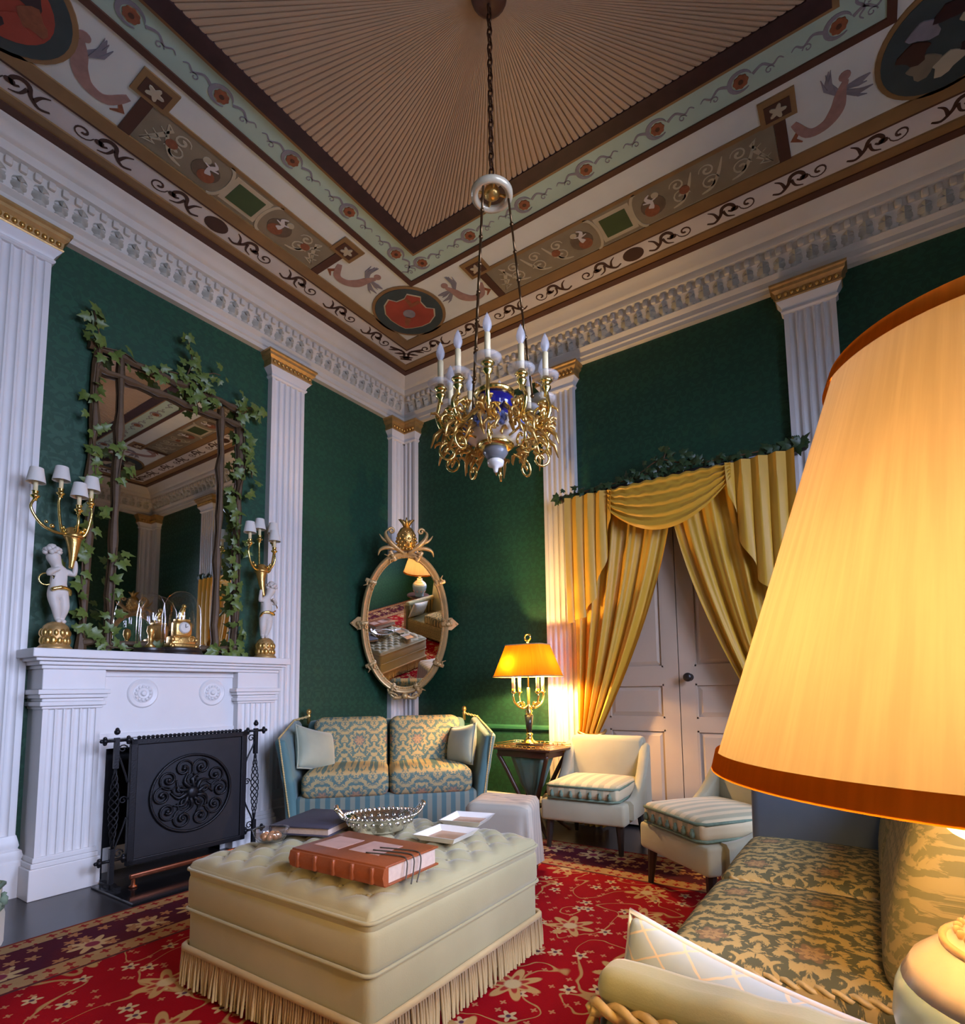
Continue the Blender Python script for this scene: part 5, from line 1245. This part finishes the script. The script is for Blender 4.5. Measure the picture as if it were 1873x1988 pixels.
# ---- long damask sofa along the right, near arm with rope trim
dam_gold = damask('olive_gold_damask', (.115, .115, .065), (.50, .36, .14), (.40, .20, .10), .20, 'xy')
dam_gold_v = damask('olive_gold_damask_back', (.19, .165, .075), (.34, .26, .115), (.38, .20, .10), .12, 'yz', False)
blue_cloth = fabric('slate_blue_velvet', (.10, .13, .17), None, 250, .2, .4)
olive_str = stripes('olive_gold_stripe', (.13, .12, .05), (.55, .38, .10), .075, 'x', None, .38)
sage_silk = fabric('sage_silk_arm', (.30, .32, .17), (.38, .38, .21), 250, .1, .4)
so = thing('long_sofa', 'olive and gold damask sofa along the right with rope-trimmed near arm', 'sofa', (3.55, -2.27, .012))
# local: x = world-3.55, y = world+2.27 ; front at x=-.29
MB().rbox(.05, 0, .17, .68, 1.46, .24, .03, 2).build('seat_base', dam_gold_v, so, 40)
for sx in (-.22, .32):
    for sy in (-.66, .66): MB().lathe([(.014, 0), (.024, .03), (.028, .06)], 10, (sx, sy, 0)).build('foot', dark_wood, so, True)
for (y0, y1) in ((.19, .735), (-.395, .175)):
    c = MB().rbox(-.045, (y0+y1)/2, .345, .50, y1-y0, .15, .05, 3, .022, 6).build('seat_cushion', dam_gold, so, True)
    m = MB(); zz = .385; m.tube([(-.29, y0+.05, zz), (-.29, y1-.05, zz)], .006, 6); rope(m, (-.26, y0+.01, .398), (.18, y0+.01, .398), .010); m.build('cord_edge', gimp, c, True)
for (y0, y1) in ((.20, .74), (-.40, .185)):
    q = MB().rbox(0, 0, 0, .17, y1-y0, .40, .06, 3, 0, 5, lambda x, y, z: (x*(1+.2*(1-(z/.2)**2))+z*.24, y, z)).xf(Matrix.Translation((.25, (y0+y1)/2, .60))).build('back_cushion', dam_gold_v, so, True)
MB().rbox(0, 0, 0, .10, 1.60, .68, .04, 2, 0, 0, lambda x, y, z: (x+z*.15, y, z)).xf(Matrix.Translation((.40, 0, .44))).build('backrest', sage_silk, so, 40)
MB().rbox(0, 0, 0, .74, .075, .62, .03, 3, 0, 3, lambda x, y, z: (x, y+.05*((z+.31)/.62)**2, z)).xf(Matrix.Translation((.08, .775, .42))).build('far_arm', blue_cloth, so, True)
MB().rbox(.09, -.775, .27, .70, .07, .42, .025, 3).build('near_arm', olive_str, so, True)
MB().rbox(.09, -.765, .505, .71, .085, .06, .028, 3, 0, 40, lambda x, y, z: (x, y*(1+.05*math.sin(47*x+2*math.sin(13*x))), z*(1+.06*math.sin(53*x+3*math.sin(9*x))))).build('arm_roll', sage_silk, so, True)
m = MB(); rope(m, (-.262, -.814, .485), (.44, -.814, .485), .013); rope(m, (-.262, -.814, .10), (-.262, -.814, .485), .010); m.build('arm_rope', gimp, so, True)
m = MB()
for k in range(7):
    x = -.20+.10*k
    for (dx, dz, a) in ((0, .36, .3), (.03, .30, -.4), (-.01, .23, .2)): m.ribbon([(x+dx, dz), (x+dx+.012*math.sin(a), dz+.035), (x+dx+.03*a, dz+.07)], [.004, .026, .004], .808, .813, lambda u, v, h: (u, -h, v))
m.build('woven_leaves', gimp, so)
lat = NT('blue_trellis_silk'); c = lat.co(); x_, y_, z_ = lat.xyz(c)
def lattice(nt, u, v, per, wd):
    a = nt.ma('PINGPONG', nt.ma('ADD', u, v), per/2); b = nt.ma('PINGPONG', nt.ma('SUBTRACT', u, v), per/2)
    return nt.ma('SUBTRACT', 1., nt.ss(nt.ma('MINIMUM', a, b), wd*.6, wd))
wob = lat.ma('MULTIPLY', lat.noise(c, 60., 1.), .008)
lat.p(Base_Color=lat.mix(lattice(lat, lat.ma('ADD', x_, wob), lat.ma('MULTIPLY', z_, 1.6), .085, .0042), (.40, .48, .48), (.70, .56, .36)), Roughness=.55, Sheen_Weight=.3)
throw_pillow('lattice_pillow', 'pale blue pillow with gold trellis embroidery against the sofa arm', (3.46, -2.945, .420), (math.radians(-20), math.radians(8), math.radians(-12)), .44, .25, .11, lat.m, None, porcelain)

# ---- big table lamp close to the camera, and an added unseen copy for warm fill
opal = shade_cloth('opal_glass', (.75, .72, .66), (.5, .45, .38)); big_sh = shade_cloth('cream_silk_shade', (.62, .46, .28), (.118, .086, .049)); trim_m = shade_cloth('rust_braid', (.60, .17, .015), (.30, .075, .003))
pinkf = plain('painted_pink_flower', (.65, .35, .28), .3); lace = plain('pale_gilt_glaze', (.62, .45, .26), .35)
def big_lamp(LX, LY, tlabel, llabel, warm_big):
    et = thing('round_end_table', tlabel, 'table', (LX+.03, LY-.05, .012), 0, 'end tables carrying the pair of large lamps')
    MB().lathe([(0, .475), (.185, .475), (.19, .483), (.185, .495), (0, .495)], 40).build('tabletop', dark_wood, et, 40)
    MB().lathe([(.02, .06), (.03, .12), (.018, .25), (.032, .38), (.05, .475)], 16).build('pedestal', dark_wood, et, True)
    for k in range(3): a = 2*PI*k/3; MB().tube(smoothpath([(0, 0, .12), (.08*math.cos(a), .08*math.sin(a), .09), (.16*math.cos(a), .16*math.sin(a), .02), (.18*math.cos(a), .18*math.sin(a), .01)], 5), .014, 7).build('leg', dark_wood, et, True)
    bl = thing('large_table_lamp', llabel, 'lamp', (LX, LY, .507), 0, 'pair of large porcelain lamps')
    MB().lathe([(.070, 0), (.074, .012), (.066, .03), (.085, .07), (.112, .13), (.118, .17), (.115, .195), (.109, .209)], 40).build('vase_lower', paleblue, bl, True)
    MB().lathe([(.109, .209), (.100, .225), (.072, .248), (.050, .262), (.044, .285), (.046, .30), (.040, .303), (0, .303)], 40).build('vase_shoulder', porcelain, bl, True)
    m = MB()
    for k in range(9):
        a = 2*PI*k/9
        for j in range(4): b = a+.09*math.cos(2*PI*j/4); zz = .10+.012*math.sin(2*PI*j/4); m.ball((.101*math.cos(b), .101*math.sin(b), zz), .007, 6, 4)
    m.build('painted_flowers', pinkf, bl, True)
    m = MB(); m.tube([(.073*math.cos(a), .073*math.sin(a), .248) for a in [2*PI*i/40 for i in range(40)]], .004, 5, closed=True)
    for k in range(30): a = 2*PI*k/30; m.ball((.061*math.cos(a), .061*math.sin(a), .2575), .0045, 5, 4)
    m.build('gilt_collar_lace', lace, bl, True)
    MB().lathe([(.020, .303), (.024, .315), (.014, .325), (.014, .40), (.02, .41), (.02, .44), (0, .445)], 16).build('brass_fitting', gilt_b, bl, True)
    MB().lathe([(.022, .33), (.06, .35), (.095, .385), (.105, .405)], 36, cap=False).build('glass_reflector', opal, bl, True)
    Z0, Z1, R0, R1 = .901-.495, 1.322-.495, .27, .131
    MB().lathe([(R0+(R1-R0)*k/8, Z0+(Z1-Z0)*k/8) for k in range(9)], 96, cap=False).build('cream_shade', big_sh, bl, True, fix=False)
    for (r, z, s) in ((R0, Z0, 1), (R1, Z1, -1)):
        m = MB(); k = (R1-R0)/(Z1-Z0); m.lathe([(r+.003, z-.002*s), (r+.004+k*.018*s, z+.018*s)], 96, cap=False); m.lathe([(r-.003, z-.002*s), (r+.003, z-.002*s)], 96, cap=False)
        m.build('rust_trim', trim_m, bl, True)
    MB().ball((0, 0, .490), .033, 14, 10, sz=1.2).build('glowing_bulb', warm_big, bl, True)
    m = MB()
    for k in range(3): a = 2*PI*k/3; m.tube([(0, 0, Z1-.02), (R1*math.cos(a), R1*math.sin(a), Z1-.004)], .002, 5)
    m.tube([(0, 0, .44), (0, 0, Z1-.02)], .003, 5); m.build('shade_carrier', gilt_b, bl, True)
big_lamp(3.804, -3.239, 'dark round end table under the large lamp at the right edge', 'large lit lamp with cream fabric shade and porcelain vase, at the right edge', emit('warm_bulb_large', (1, .62, .25), 350.))
big_lamp(2.45, -4.02, 'added dark round end table under the unseen fill lamp', 'added fill lamp by the back wall, unseen, warming the ottoman front', emit('added_fill_bulb', (1, .60, .22), 185.))  # added lamp and table, out of view, to warm the ottoman's front
